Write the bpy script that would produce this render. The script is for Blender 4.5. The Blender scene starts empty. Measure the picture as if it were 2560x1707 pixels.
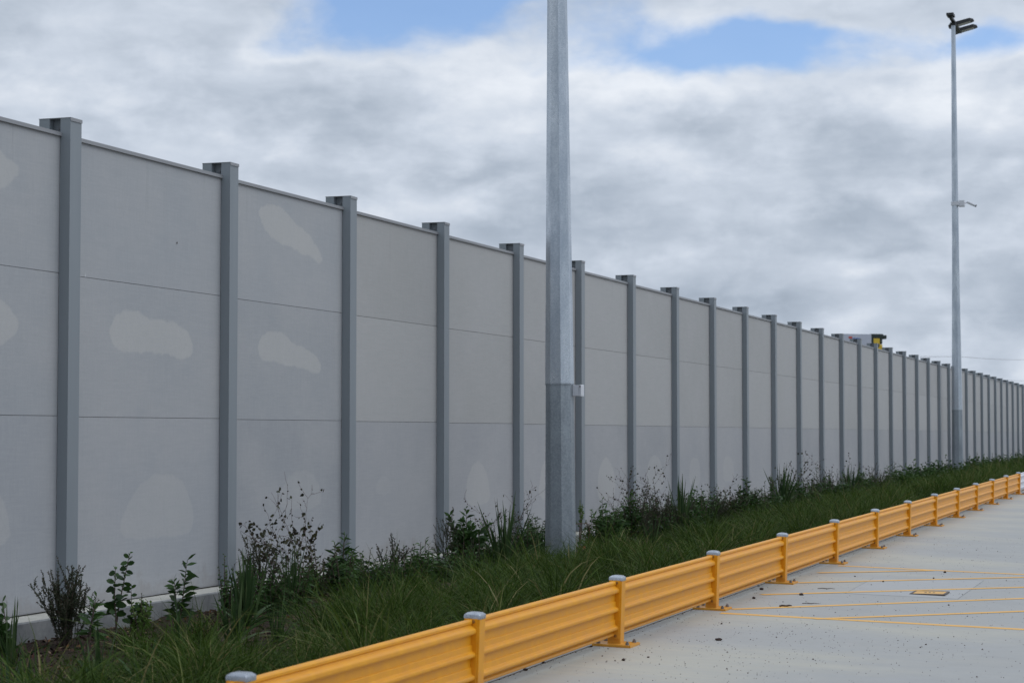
import bpy, bmesh, math, random
import numpy as np
from mathutils import Vector, Matrix
random.seed(7)
R = math.radians
sc = bpy.context.scene
col = sc.collection

# ---------------------------------------------------------------- camera
PITCH, YAW = math.atan(203/4573), R(19.18)
cd = bpy.data.cameras.new("camera"); cam = bpy.data.objects.new("camera", cd); col.objects.link(cam)
cam.location = (0, 0, 1.6)
fw = Vector((math.cos(PITCH)*math.cos(YAW), math.cos(PITCH)*math.sin(YAW), math.sin(PITCH)))
cam.rotation_euler = fw.to_track_quat('-Z', 'Y').to_euler()
cd.sensor_width = 36; cd.lens = 70; cd.clip_start = .1; cd.clip_end = 5000
cd.dof.use_dof = True; cd.dof.focus_distance = 20.0; cd.dof.aperture_fstop = 5.0
sc.camera = cam

# ---------------------------------------------------------------- light
SUN_EL, SUN_AZ = R(52), R(-68)            # azimuth measured from +X towards +Y
sv = Vector((math.cos(SUN_EL)*math.cos(SUN_AZ), math.cos(SUN_EL)*math.sin(SUN_AZ), math.sin(SUN_EL)))
sl = bpy.data.lights.new("sun", 'SUN'); so = bpy.data.objects.new("sun", sl); col.objects.link(so)
sl.energy = 0.6; sl.angle = R(45); sl.color = (1, .96, .9)
so.rotation_euler = (-sv).to_track_quat('-Z', 'Y').to_euler()
so.location = (0, -10, 20)
sc.view_settings.view_transform = 'Standard'; sc.view_settings.look = 'None'
sc.view_settings.exposure = 0.13; sc.view_settings.gamma = 1

# ---------------------------------------------------------------- sky (world)
w = bpy.data.worlds.new("World"); sc.world = w; w.use_nodes = True
nt = w.node_tree; nt.nodes.clear()
class NT:
    """tiny helper to write shader maths"""
    def __init__(s, tree): s.t = tree
    def node(s, typ, **kw):
        n = s.t.nodes.new(typ)
        for k, v in kw.items(): setattr(n, k, v)
        return n
    def inp(s, n, i, v):
        if v is None: return
        if hasattr(v, 'links') or isinstance(v, bpy.types.NodeSocket): s.t.links.new(v, n.inputs[i])
        else: n.inputs[i].default_value = v
    def m(s, op, a, b=None, c=None, clamp=False):
        n = s.node('ShaderNodeMath', operation=op, use_clamp=clamp)
        s.inp(n, 0, a); s.inp(n, 1, b); s.inp(n, 2, c); return n.outputs[0]
    def noise(s, vec, scale, detail=5, rough=.5, dist=0, out=0):
        n = s.node('ShaderNodeTexNoise'); s.inp(n, 'Vector', vec)
        n.inputs['Scale'].default_value = scale; n.inputs['Detail'].default_value = detail
        n.inputs['Roughness'].default_value = rough; n.inputs['Distortion'].default_value = dist
        return n.outputs[out]
    def ramp(s, fac, stops, interp='LINEAR'):
        n = s.node('ShaderNodeValToRGB'); n.color_ramp.interpolation = interp
        e = n.color_ramp.elements
        while len(e) > 1: e.remove(e[0])
        e[0].position = stops[0][0]; e[0].color = (*stops[0][1], 1)
        for p, c in stops[1:]:
            q = e.new(p); q.color = (*c, 1)
        s.inp(n, 0, fac); return n.outputs[0]
    def mix(s, fac, a, b, blend='MIX'):
        n = s.node('ShaderNodeMix', data_type='RGBA', blend_type=blend)
        s.inp(n, 0, fac); s.inp(n, 6, a if not isinstance(a, tuple) else (*a, 1) if len(a) == 3 else a)
        s.inp(n, 7, b if not isinstance(b, tuple) else (*b, 1) if len(b) == 3 else b); return n.outputs[2]
    def maprange(s, v, a, b, c=0, d=1, smooth=True):
        n = s.node('ShaderNodeMapRange', interpolation_type='SMOOTHSTEP' if smooth else 'LINEAR')
        s.inp(n, 0, v); s.inp(n, 1, a); s.inp(n, 2, b); s.inp(n, 3, c); s.inp(n, 4, d); return n.outputs[0]
    def comb(s, x, y, z):
        n = s.node('ShaderNodeCombineXYZ'); s.inp(n, 0, x); s.inp(n, 1, y); s.inp(n, 2, z); return n.outputs[0]
    def sep(s, v):
        n = s.node('ShaderNodeSeparateXYZ'); s.inp(n, 0, v); return n.outputs
N = NT(nt)
tc = N.node('ShaderNodeTexCoord').outputs['Generated']
dx, dy, dz = N.sep(tc)
az = N.m('MULTIPLY', N.m('ARCTAN2', dy, dx), 57.2958)
el = N.m('MULTIPLY', N.m('ARCSINE', dz), 57.2958)
elw = N.m('MULTIPLY', el, 1.7)
ae = N.comb(az, elw, 0.0)
warp = N.noise(ae, .35, 3, .5, 0, 1)
wx, wy, wz = N.sep(warp)
waz = N.m('ADD', az, N.m('MULTIPLY', N.m('SUBTRACT', wx, .5), 3.6))
wel = N.m('ADD', el, N.m('MULTIPLY', N.m('SUBTRACT', wy, .5), 1.8))
def blob(a0, e0, ra, re, k, A=waz, E=wel, tilt=0.0):
    u = N.m('SUBTRACT', A, a0); v = N.m('SUBTRACT', E, e0)
    if tilt: v = N.m('SUBTRACT', v, N.m('MULTIPLY', u, tilt))
    u = N.m('DIVIDE', u, ra); v = N.m('DIVIDE', v, re)
    r2 = N.m('ADD', N.m('MULTIPLY', u, u), N.m('MULTIPLY', v, v))
    return N.m('MULTIPLY', N.m('EXPONENT', N.m('MULTIPLY', r2, -1.0)), k)
def total(lst):
    s_ = None
    for b in lst: s_ = b if s_ is None else N.m('ADD', s_, b)
    return s_
# gaps of blue sky: azimuth, elevation, half sizes in degrees, weight
holes = total([blob(*b) for b in [
    (22.3, 12.1, 3.1, 1.3, 1.15), (19.6, 12.7, 2.2, .9, .8), (16.2, 11.7, 1.8, .9, .42),
    (12.7, 10.6, 4.0, .68, 1.15), (11.0, 11.0, 2.2, .4, .5), (5.5, 10.9, 2.2, .6, .85), (25.5, 11.0, 1.5, .5, .3),
    (60, 40, 14, 9, .8), (-60, 35, 16, 8, .7), (150, 50, 18, 9, .8)]])
wv = N.comb(N.m('ADD', az, N.m('MULTIPLY', wx, 2.0)), N.m('ADD', elw, N.m('MULTIPLY', wy, 2.0)), 0.0)
def puff(scale, det, seed):
    n = N.node('ShaderNodeTexVoronoi', feature='F1'); sh = N.node('ShaderNodeVectorMath', operation='ADD')
    N.inp(sh, 0, wv); sh.inputs[1].default_value = (seed, seed*.7, seed); N.inp(n, 'Vector', sh.outputs[0])
    n.inputs['Scale'].default_value = scale; n.inputs['Detail'].default_value = det; n.inputs['Roughness'].default_value = .55
    n.inputs['Lacunarity'].default_value = 2.3; n.inputs['Randomness'].default_value = 1
    return N.m('SUBTRACT', .5, n.outputs['Distance'])
pf = puff(.42, 3, 0.0)
fine = N.noise(ae, .5, 9, .56)
edge_ = N.m('SUBTRACT', N.m('MULTIPLY', N.m('SUBTRACT', fine, .5), .80), N.m('MULTIPLY', pf, .22))
blue = N.maprange(N.m('ADD', holes, edge_), .32, 1.12)
shade = total([blob(*b[:5], tilt=b[5] if len(b) > 5 else 0) for b in [
    (20.4, 7.3, 2.4, .6, -.26, -.25), (17.6, 6.6, 3.0, .55, -.17, -.2), (12.5, 5.4, 8.5, .8, -.22), (5.8, 7.7, 2.8, .55, -.25),
    (14.6, 8.4, 2.6, .45, -.12), (8.2, 6.4, 3.8, .45, -.12), (25.5, 11.6, 4.5, .7, -.08), (6, 3.4, 8, .7, -.16), (13, 3.9, 6, .45, -.12),
    (2, 12.8, 2, 1.0, -.2), (18.8, 9.6, 2.6, .7, .20), (15.3, 9.7, 3.0, .6, .18), (22.2, 6.6, 2.0, .8, .26), (31.5, 9.3, 4.2, 1.0, .08),
    (7.5, 9.3, 2.8, .8, .14), (11.5, 9.1, 2.2, .6, .12), (9.6, 4.6, 1.8, .4, .12), (28, 11.3, 5, 1.2, .05), (28, 7.5, 5, 1.0, .05)]])
n1 = N.noise(wv, .22, 10, .55)
n2 = N.noise(N.comb(N.m('MULTIPLY', az, .7), N.m('MULTIPLY', el, 3.4), 3.0), .17, 7, .52)
hv = N.m('ADD', holes, edge_)
rim = N.m('MULTIPLY', N.m('MULTIPLY', N.maprange(hv, .02, .38), N.maprange(el, 12.2, 10.6)), .24)
lum = N.m('ADD', N.m('ADD', N.m('ADD', .595, rim), shade), N.m('ADD', N.m('MULTIPLY', pf, .11),
      N.m('ADD', N.m('MULTIPLY', N.m('SUBTRACT', n1, .5), .85), N.m('MULTIPLY', N.m('SUBTRACT', n2, .5), .75))))
cloud = N.ramp(lum, [(0, (.25, .30, .37)), (.35, (.385, .445, .53)), (.65, (.55, .61, .70)), (1, (.76, .80, .86))])
# overcast luminance: brighter overhead and towards the veiled sun behind the photographer's right
lift = N.maprange(el, 14, 60, 1.0, 1.75)
side = N.m('ADD', 1.0, N.m('MULTIPLY', N.m('SUBTRACT', N.m('MULTIPLY', dx, .45), dy), .35))
side = N.m('MAXIMUM', N.mix(N.maprange(el, 6, 30), (1, 1, 1), N.comb(side, side, side)), .2)
vis = N.m('MULTIPLY', lift, side)
sky = N.node('ShaderNodeTexSky', sky_type='NISHITA', sun_disc=False, sun_elevation=SUN_EL,
             sun_rotation=math.atan2(sv.x, sv.y), air_density=1.0, dust_density=.4, ozone_density=2.0)
skyc = N.mix(1.0, sky.outputs[0], (1.05, 1.14, 1.34), 'MULTIPLY')
cl10 = N.node('ShaderNodeVectorMath', operation='SCALE'); N.inp(cl10, 0, cloud); N.inp(cl10, 'Scale', N.m('MULTIPLY', vis, 10.0))
final = N.mix(N.m('SUBTRACT', 1.0, N.m('MULTIPLY', blue, .93)), skyc, cl10.outputs[0])
bg = N.node('ShaderNodeBackground'); N.inp(bg, 0, final); bg.inputs[1].default_value = .1
out = N.node('ShaderNodeOutputWorld'); nt.links.new(bg.outputs[0], out.inputs[0])

# ---------------------------------------------------------------- helpers
def tag(o, label=None, cat=None, group=None, kind=None):
    if label: o['label'] = label
    if cat: o['category'] = cat
    if group: o['group'] = group
    if kind: o['kind'] = kind
    return o
def empty(name, loc=(0, 0, 0), rz=0):
    o = bpy.data.objects.new(name, None); col.objects.link(o); o.location = loc; o.rotation_euler = (0, 0, rz)
    o.empty_display_size = .1
    return o
def link(name, me, mat=None, parent=None):
    o = bpy.data.objects.new(name, me); col.objects.link(o)
    if mat: me.materials.append(mat)
    if parent: o.parent = parent
    return o
def np_mesh(name, V, F4=None, F3=None, attrs=None, smooth=False):
    """mesh from numpy arrays of quads and triangles; attrs = {name: per-vertex float array}"""
    me = bpy.data.meshes.new(name)
    V = np.asarray(V, np.float32).reshape(-1, 3)
    F4 = np.zeros((0, 4), np.int32) if F4 is None else np.asarray(F4, np.int32).reshape(-1, 4)
    F3 = np.zeros((0, 3), np.int32) if F3 is None else np.asarray(F3, np.int32).reshape(-1, 3)
    me.vertices.add(len(V)); me.vertices.foreach_set('co', V.ravel())
    li = np.concatenate([F4.ravel(), F3.ravel()]); nl = len(li)
    me.loops.add(nl); me.loops.foreach_set('vertex_index', li)
    nf = len(F4)+len(F3); me.polygons.add(nf)
    st = np.concatenate([np.arange(len(F4))*4, len(F4)*4+np.arange(len(F3))*3]).astype(np.int32)
    me.polygons.foreach_set('loop_start', st)
    if smooth: me.polygons.foreach_set('use_smooth', np.ones(nf, bool))
    me.update(calc_edges=True)
    for k, a in (attrs or {}).items():
        at = me.attributes.new(k, 'FLOAT', 'POINT'); at.data.foreach_set('value', np.asarray(a, np.float32))
    me.validate()
    return me
class MB:
    """collects boxes, prisms, tubes into one mesh"""
    def __init__(s): s.v = []; s.f = []; s.sm = []
    def add(s, vs, fs, smooth=False):
        o = len(s.v); s.v += [tuple(v) for v in vs]; s.f += [tuple(i+o for i in f) for f in fs]; s.sm += [smooth]*len(fs)
    def box(s, x0, x1, y0, y1, z0, z1, b=0.0):
        if b <= 0:
            s.add([(x0, y0, z0), (x1, y0, z0), (x1, y1, z0), (x0, y1, z0), (x0, y0, z1), (x1, y0, z1), (x1, y1, z1), (x0, y1, z1)],
                  [(0, 3, 2, 1), (4, 5, 6, 7), (0, 1, 5, 4), (1, 2, 6, 5), (2, 3, 7, 6), (3, 0, 4, 7)])
        else:
            bm = bmesh.new(); bmesh.ops.create_cube(bm, size=1)
            for v in bm.verts: v.co = Vector(((x0+x1)/2+v.co.x*(x1-x0), (y0+y1)/2+v.co.y*(y1-y0), (z0+z1)/2+v.co.z*(z1-z0)))
            bmesh.ops.bevel(bm, geom=bm.edges[:], offset=b, segments=2, profile=.6, affect='EDGES')
            bm.verts.index_update()
            s.add([v.co[:] for v in bm.verts], [[v.index for v in f.verts] for f in bm.faces]); bm.free()
    def prism(s, prof, p0, p1, up=(0, 0, 1), cap=True, smooth=False, closed=True):
        """sweep 2-D profile (side, up) from p0 to p1"""
        p0, p1 = Vector(p0), Vector(p1); d = (p1-p0).normalized(); up = Vector(up)
        sd = d.cross(up).normalized(); u = sd.cross(d)
        n = len(prof)
        vs = [p0+sd*a+u*b for a, b in prof]+[p1+sd*a+u*b for a, b in prof]
        fs = [(i, (i+1) % n, n+(i+1) % n, n+i) for i in range(n if closed else n-1)]
        s.add(vs, fs, smooth)
        if cap and closed: s.add(vs, [tuple(range(n))[::-1], tuple(range(n, 2*n))])
    def tube(s, pts, rs, n=8, smooth=True, cap=True):
        pts = [Vector(p) for p in pts]; rings = []
        if not hasattr(rs, '__len__'): rs = [rs]*len(pts)
        for i, p in enumerate(pts):
            d = (pts[min(i+1, len(pts)-1)]-pts[max(i-1, 0)]).normalized()
            a = Vector((0, 0, 1)) if abs(d.z) < .9 else Vector((1, 0, 0))
            u = d.cross(a).normalized(); v = d.cross(u)
            rings.append([p+(u*math.cos(2*math.pi*k/n)+v*math.sin(2*math.pi*k/n))*rs[i] for k in range(n)])
        vs = [q for r in rings for q in r]
        fs = [(i*n+k, i*n+(k+1) % n, (i+1)*n+(k+1) % n, (i+1)*n+k) for i in range(len(pts)-1) for k in range(n)]
        s.add(vs, fs, smooth)
        if cap: s.add(vs, [tuple(range(n))[::-1], tuple((len(pts)-1)*n+k for k in range(n))])
    def build(s, name, mat=None, parent=None):
        me = bpy.data.meshes.new(name); me.from_pydata(s.v, [], s.f)
        me.polygons.foreach_set('use_smooth', s.sm); me.update()
        bm = bmesh.new(); bm.from_mesh(me); bmesh.ops.recalc_face_normals(bm, faces=bm.faces[:]); bm.to_mesh(me); bm.free()
        return link(name, me, mat, parent)
def copy_tree(o, parent=None):
    c = o.copy(); col.objects.link(c); c.parent = parent
    for ch in [x for x in bpy.data.objects if x.parent == o and x is not c]: copy_tree(ch, c)
    return c

# ---------------------------------------------------------------- materials
def mat(name, base=(.5, .5, .5), rough=.6, metal=0, spec=.5):
    m = bpy.data.materials.new(name); m.use_nodes = True
    n = NT(m.node_tree); p = m.node_tree.nodes['Principled BSDF']
    p.inputs['Base Color'].default_value = (*base, 1); p.inputs['Roughness'].default_value = rough
    p.inputs['Metallic'].default_value = metal; p.inputs['Specular IOR Level'].default_value = spec
    return m, n, p
def bump(n, p, h, strength=.2, dist=.01):
    b = n.node('ShaderNodeBump'); b.inputs['Strength'].default_value = strength; b.inputs['Distance'].default_value = dist
    n.inp(b, 'Height', h); n.t.links.new(b.outputs[0], p.inputs['Normal'])
def objco(n): return n.node('ShaderNodeTexCoord').outputs['Object']
def worldco(n): return n.node('ShaderNodeNewGeometry').outputs['Position']

# yellow-orange powder coat
mY, n, p = mat('yellow_paint', (.75, .35, .025), .34)
c = worldco(n)
v = n.noise(c, 9, 5, .6)
cc = n.mix(n.maprange(v, .35, .75), (.68, .285, .008), (.75, .34, .016))
dirt = n.maprange(n.noise(c, 38, 6, .7), .62, .78)
cc = n.mix(n.m('MULTIPLY', dirt, .28), cc, (.36, .2, .07))
qx, qy, qz = n.sep(c)
sc1 = n.noise(n.comb(n.m('MULTIPLY', qx, 2.2), n.m('MULTIPLY', qy, 6), n.m('MULTIPLY', qz, 55)), 1, 5, .7)
scm = n.m('MULTIPLY', n.maprange(sc1, .60, .72), n.maprange(n.noise(c, 1.3, 3), .48, .62))
cc = n.mix(n.m('MULTIPLY', scm, .45), cc, (.33, .2, .10))
low = n.m('MULTIPLY', n.maprange(n.m('ADD', qz, n.m('MULTIPLY', n.noise(c, 6, 5, .7), .22)), .32, .12), .35)
cc = n.mix(low, cc, (.40, .24, .09))
n.inp(p, 'Base Color', cc); n.inp(p, 'Roughness', n.maprange(v, .3, .7, .36, .5))
bump(n, p, n.noise(c, 260, 3, .5), .05, .002)
p.inputs['Specular IOR Level'].default_value = .3; p.inputs['Coat Weight'].default_value = .0; p.inputs['Coat Roughness'].default_value = .3

# pale rail beyond the yellow run
mPale, n, p = mat('pale_paint', (.62, .62, .66), .5)

def galv(name, lo, hi, rough, scale, metal=.75):
    m_, n, p = mat(name, hi, rough, metal)
    c = worldco(n)
    vo = n.node('ShaderNodeTexVoronoi'); n.inp(vo, 'Vector', c); vo.inputs['Scale'].default_value = scale
    bwn = n.node('ShaderNodeRGBToBW'); n.inp(bwn, 0, vo.outputs['Color'])
    big = n.noise(n.comb(*[n.m('MULTIPLY', q, k) for q, k in zip(n.sep(c), (5, 5, 1.2))]), 1.0, 6, .65)
    f = n.m('ADD', n.m('MULTIPLY', bwn.outputs[0], .25), n.m('MULTIPLY', big, .95))
    cc = n.mix(n.maprange(f, .3, .9), lo, hi)
    sp = n.maprange(n.noise(c, 26, 4, .7), .68, .74)
    cc = n.mix(n.m('MULTIPLY', sp, .55), cc, tuple(x*.3 for x in lo))
    n.inp(p, 'Base Color', cc); n.inp(p, 'Roughness', n.maprange(f, .3, .9, rough+.12, rough-.06))
    bump(n, p, n.noise(c, 90, 4, .6), .35, .004)
    return m_
mGalv = galv('galvanised_steel', (.36, .41, .47), (.60, .64, .68), .30, 85, .9)
mGalvD = galv('weathered_galvanised_steel', (.23, .26, .285), (.36, .40, .435), .5, 60, .6)
mCap = galv('galvanised_cap', (.27, .29, .32), (.44, .46, .49), .22, 60, .95)
mBolt = galv('zinc_bolt', (.16, .16, .17), (.3, .3, .32), .45, 80, .7)

# painted steel of the wall posts
mPost, n, p = mat('post_paint', (.17, .21, .245), .5)
c = worldco(n)
v = n.noise(n.comb(*[n.m('MULTIPLY', q, k) for q, k in zip(n.sep(c), (8, 8, .6))]), 1.0, 5, .6)
n.inp(p, 'Base Color', n.mix(v, (.20, .225, .245), (.25, .275, .295)))
bump(n, p, n.noise(c, 120, 3), .04, .002)
mCapping, n, p = mat('capping_paint', (.17, .18, .205), .45)
c = worldco(n); n.inp(p, 'Base Color', n.mix(n.noise(c, 4, 4), (.245, .25, .262), (.295, .30, .312)))

# rendered wall panel: object colour + stain attribute + woven texture, drips at the bottom edge
mPanel, n, p = mat('rendered_panel', (.33, .34, .36), .82, 0, .3)
oi = n.node('ShaderNodeObjectInfo'); c = worldco(n); oc = objco(n)
ox, oy, oz = n.sep(oc)
cx, cy, cz = n.sep(c)
big = n.noise(c, .75, 6, .6)
cc = n.mix(n.maprange(big, .3, .72), oi.outputs['Color'], n.mix(.55, oi.outputs['Color'], (.44, .435, .435)))
streak = n.noise(n.comb(n.m('MULTIPLY', cx, 2.2), 0.0, n.m('MULTIPLY', cz, 16)), 1, 6, .7)
cc = n.mix(n.m('MULTIPLY', n.maprange(streak, .35, .75), .10), cc, (.22, .235, .26))
vst = n.noise(n.comb(n.m('MULTIPLY', cx, 14), 0.0, n.m('MULTIPLY', cz, 1.3)), 1, 5, .65)
cc = n.mix(n.m('MULTIPLY', n.maprange(vst, .45, .8), .08), cc, (.5, .5, .5))
at = n.node('ShaderNodeAttribute', attribute_name='patch')
edge = n.m('ADD', at.outputs['Fac'], n.m('MULTIPLY', n.m('SUBTRACT', n.noise(c, 7, 6, .65), .5), .11))
at2 = n.node('ShaderNodeAttribute', attribute_name='strength')
pm = n.m('MULTIPLY', n.maprange(edge, -.012, .018), at2.outputs['Fac'])
cc = n.mix(pm, cc, n.mix(n.noise(c, 11, 6, .7), (.49, .48, .455), (.55, .54, .515)))
grain = n.noise(c, 70, 5, .75)
cc = n.mix(n.m('MULTIPLY', n.maprange(grain, .45, .75), .16), cc, (.2, .205, .215))
# weave of the render mesh and mud splashed up from the bed
wv_ = n.m('MULTIPLY', n.noise(n.comb(n.m('MULTIPLY', cx, 60), 0.0, n.m('MULTIPLY', cz, 4)), 1, 2), n.noise(n.comb(n.m('MULTIPLY', cx, 4), 0.0, n.m('MULTIPLY', cz, 60)), 1, 2))
cc = n.mix(n.m('MULTIPLY', n.maprange(wv_, .2, .36), .12), cc, (.52, .52, .51))
mud = n.m('ADD', n.m('MULTIPLY', cz, -1.6), n.m('MULTIPLY', n.noise(c, 5, 7, .7), 1.15))
cc = n.mix(n.m('MULTIPLY', n.maprange(mud, .12, .42), .30), cc, (.22, .19, .16))
run = n.noise(n.comb(n.m('MULTIPLY', cx, 9), 0.0, n.m('MULTIPLY', cz, .5)), 1, 4, .6)
cc = n.mix(n.m('MULTIPLY', n.m('MULTIPLY', n.maprange(run, .56, .70), n.maprange(cz, 3.3, 4.05)), .16), cc, (.17, .18, .19))
# white drips just above the joint
near = n.maprange(oz, .02, .10, 1, 0)
dr = n.noise(n.comb(n.m('MULTIPLY', cx, 26), 0.0, n.m('MULTIPLY', cz, 6)), 1, 3, .6)
drm = n.m('MULTIPLY', n.m('MULTIPLY', near, n.maprange(dr, .64, .74)), n.maprange(n.noise(n.comb(cx, 0.0, n.m('MULTIPLY', cz, .5)), 1.7, 2), .52, .6))
cc = n.mix(n.m('MULTIPLY', drm, .6), cc, (.62, .64, .67))
spk = n.maprange(n.noise(c, 9, 3, .5), .80, .82)
cc = n.mix(n.m('MULTIPLY', spk, .4), cc, (.1, .1, .11))
n.inp(p, 'Base Color', cc)
bump(n, p, n.m('ADD', n.noise(n.comb(n.m('MULTIPLY', cx, 40), 0.0, n.m('MULTIPLY', cz, 160)), 1, 3), n.noise(c, 3, 5)), .10, .006)
mCore, n, p = mat('panel_core', (.25, .25, .255), .9)

# concretes
def concrete(name, a, b, sc_=1.0):
    m_, n, p = mat(name, a, .85, 0, .3); c = worldco(n)
    v = n.noise(c, 1.3*sc_, 8, .65); u = n.noise(c, 18*sc_, 6, .7)
    cc = n.mix(n.maprange(v, .3, .7), a, b)
    cc = n.mix(n.m('MULTIPLY', n.maprange(u, .5, .75), .35), cc, tuple(x*.55 for x in a))
    n.inp(p, 'Base Color', cc); bump(n, p, u, .2, .008)
    return m_
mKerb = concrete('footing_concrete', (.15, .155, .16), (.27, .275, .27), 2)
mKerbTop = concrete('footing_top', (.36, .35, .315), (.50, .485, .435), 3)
mStrip = concrete('edge_strip', (.42, .42, .40), (.5, .5, .48), 2)

mSlab, n, p = mat('slab_concrete', (.4, .4, .39), .7, 0, .35)
c = worldco(n); cx, cy, cz = n.sep(c)
warm = n.noise(n.comb(n.m('MULTIPLY', cx, .5), n.m('MULTIPLY', cy, .22), 0.0), 1.0, 5, .55)
cc = n.mix(n.maprange(n.m('ADD', warm, n.m('MULTIPLY', n.m('SUBTRACT', cy, 3.0), .05)), .42, .66), (.342, .336, .316), (.418, .395, .328))
broom = n.noise(n.comb(n.m('MULTIPLY', cx, 9), n.m('MULTIPLY', cy, .7), 0.0), 1.0, 7, .7)
cc = n.mix(n.m('MULTIPLY', n.maprange(broom, .35, .7), .28), cc, (.30, .31, .325))
blot = n.noise(c, 2.2, 8, .7)
cc = n.mix(n.m('MULTIPLY', n.maprange(blot, .5, .75), .22), cc, (.52, .51, .48))
tyre = n.noise(n.comb(n.m('MULTIPLY', cx, 14), n.m('MULTIPLY', cy, .9), 4.0), 1.0, 4, .6)
tm = n.m('MULTIPLY', n.maprange(tyre, .60, .74), n.maprange(n.noise(c, .45, 2), .5, .62))
cc = n.mix(n.m('MULTIPLY', tm, .5), cc, (.2, .205, .22))
vor = n.node('ShaderNodeTexVoronoi'); n.inp(vor, 'Vector', c); vor.inputs['Scale'].default_value = 13; vor.inputs['Randomness'].default_value = 1
dens = n.maprange(n.noise(c, .9, 4), .42, .62, .0, .075)
cc = n.mix(n.m('MULTIPLY', n.m('LESS_THAN', vor.outputs['Distance'], dens), .7), cc, (.1, .095, .09))
stn = n.m('MULTIPLY', n.maprange(n.noise(n.comb(n.m('MULTIPLY', cx, .9), n.m('MULTIPLY', cy, .45), 7.0), 1.0, 8, .68), .52, .70), .30)
cc = n.mix(stn, cc, (.27, .265, .255))
edge_d = n.m('MULTIPLY', n.maprange(n.m('ADD', cy, n.m('MULTIPLY', n.noise(c, 3, 6, .7), .5)), 4.15, 4.6), .35)
cc = n.mix(edge_d, cc, (.24, .225, .20))
n.inp(p, 'Base Color', cc)
n.inp(p, 'Roughness', n.maprange(blot, .3, .7, .6, .8))
bump(n, p, n.m('ADD', n.noise(c, 60, 5, .7), broom), .12, .006)

mPatch, n, p = mat('new_concrete', (.43, .45, .48), .7, 0, .35)
c = worldco(n)
cc = n.mix(n.noise(c, 3, 6, .6), (.345, .345, .34), (.385, .38, .365)); n.inp(p, 'Base Color', cc); bump(n, p, n.noise(c, 60, 5, .7), .1, .006)
mJoint, n, p = mat('joint_sealant', (.06, .055, .06), .9)
mLine, n, p = mat('line_paint', (.80, .42, .07), .6)
c = worldco(n)
wear = n.maprange(n.noise(c, 16, 8, .75), .60, .72)
n.inp(p, 'Base Color', n.mix(n.m('MULTIPLY', wear, .65), n.mix(n.noise(c, 2, 3), (.70, .35, .04), (.76, .42, .09)), (.42, .41, .38)))
mLidY, n, p = mat('lid_paint', (.80, .45, .10), .55); c = worldco(n)
n.inp(p, 'Base Color', n.mix(n.maprange(n.noise(c, 30, 5, .7), .5, .7), (.66, .36, .08), (.45, .28, .10)))
mIron, n, p = mat('cast_iron', (.12, .10, .09), .7, .3)

mGround, n, p = mat('mulch_soil', (.05, .035, .028), .95, 0, .2)
c = worldco(n)
v = n.noise(c, 14, 8, .75); v2 = n.noise(c, 60, 5, .8)
cc = n.ramp(v2, [(.3, (.012, .009, .008)), (.5, (.045, .028, .022)), (.66, (.10, .062, .045)), (.8, (.2, .15, .11))])
n.inp(p, 'Base Color', n.mix(n.maprange(v, .5, .7), cc, (.035, .03, .022)))
bump(n, p, v2, 1.0, .03)
mField, n, p = mat('field_ground', (.09, .1, .05), .95)
c = worldco(n); n.inp(p, 'Base Color', n.mix(n.noise(c, .1, 6), (.06, .085, .035), (.14, .13, .08)))

def leafmat(name, cols, rough=.5, trans=.25, spec=.2):
    m_, n, p = mat(name, cols[0], rough, 0, spec)
    a = n.node('ShaderNodeAttribute', attribute_name='tint')
    k = len(cols); cc = n.ramp(a.outputs['Fac'], [(i/(k-1), q) for i, q in enumerate(cols)])
    n.inp(p, 'Base Color', cc)
    tr = n.node('ShaderNodeBsdfTranslucent'); n.inp(tr, 'Color', cc)
    mx = n.node('ShaderNodeMixShader'); mx.inputs[0].default_value = trans
    n.t.links.new(p.outputs[0], mx.inputs[1]); n.t.links.new(tr.outputs[0], mx.inputs[2])
    n.t.links.new(mx.outputs[0], n.t.nodes['Material Output'].inputs['Surface'])
    return m_
mGrass = leafmat('grass_blades', [(.016, .033, .005), (.028, .054, .007), (.046, .084, .011), (.078, .122, .022), (.19, .165, .07)], .6, .3, .12)
mStrap = leafmat('strap_leaves', [(.022, .045, .016), (.04, .08, .025), (.075, .11, .04)], .45, .2)
mDark = leafmat('dark_leaves', [(.015, .038, .010), (.030, .070, .016), (.055, .110, .028)], .42, .25, .3)
mMid = leafmat('green_leaves', [(.024, .055, .016), (.045, .095, .025), (.085, .15, .045)], .45, .3)
mLight = leafmat('light_leaves', [(.05, .10, .025), (.10, .17, .04), (.18, .25, .08)], .5, .35)
mTwigL = leafmat('fine_leaves', [(.025, .032, .018), (.042, .058, .030), (.065, .075, .042), (.10, .065, .055)], .6, .15)
mWireL = leafmat('round_leaves', [(.025, .022, .016), (.04, .045, .022), (.07, .07, .03)], .55, .2)
mStem, n, p = mat('brown_stem', (.07, .045, .035), .8)
mStemR, n, p = mat('reddish_stem', (.085, .04, .034), .75)
mStemG, n, p = mat('green_stem', (.06, .075, .03), .7)
mBlack, n, p = mat('black_housing', (.02, .022, .024), .45)
mLens, n, p = mat('lamp_glass', (.42, .42, .4), .3)
mWhite, n, p = mat('white_plastic', (.62, .63, .67), .45); c = worldco(n)
n.inp(p, 'Base Color', n.mix(n.noise(c, 9, 4), (.56, .57, .6), (.66, .67, .71)))
mTruckW, n, p = mat('truck_white', (.46, .48, .56), .5)
mTruckY, n, p = mat('truck_yellow', (.62, .42, .03), .5)
mTruckG, n, p = mat('truck_dark_green', (.01, .022, .018), .5)
mRed, n, p = mat('marking_red', (.5, .06, .04), .5)
mBlueM, n, p = mat('marking_blue', (.06, .16, .5), .5)
mTyre, n, p = mat('tyre_rubber', (.02, .02, .02), .9)
mGlass, n, p = mat('windscreen', (.03, .035, .04), .1)
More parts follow.
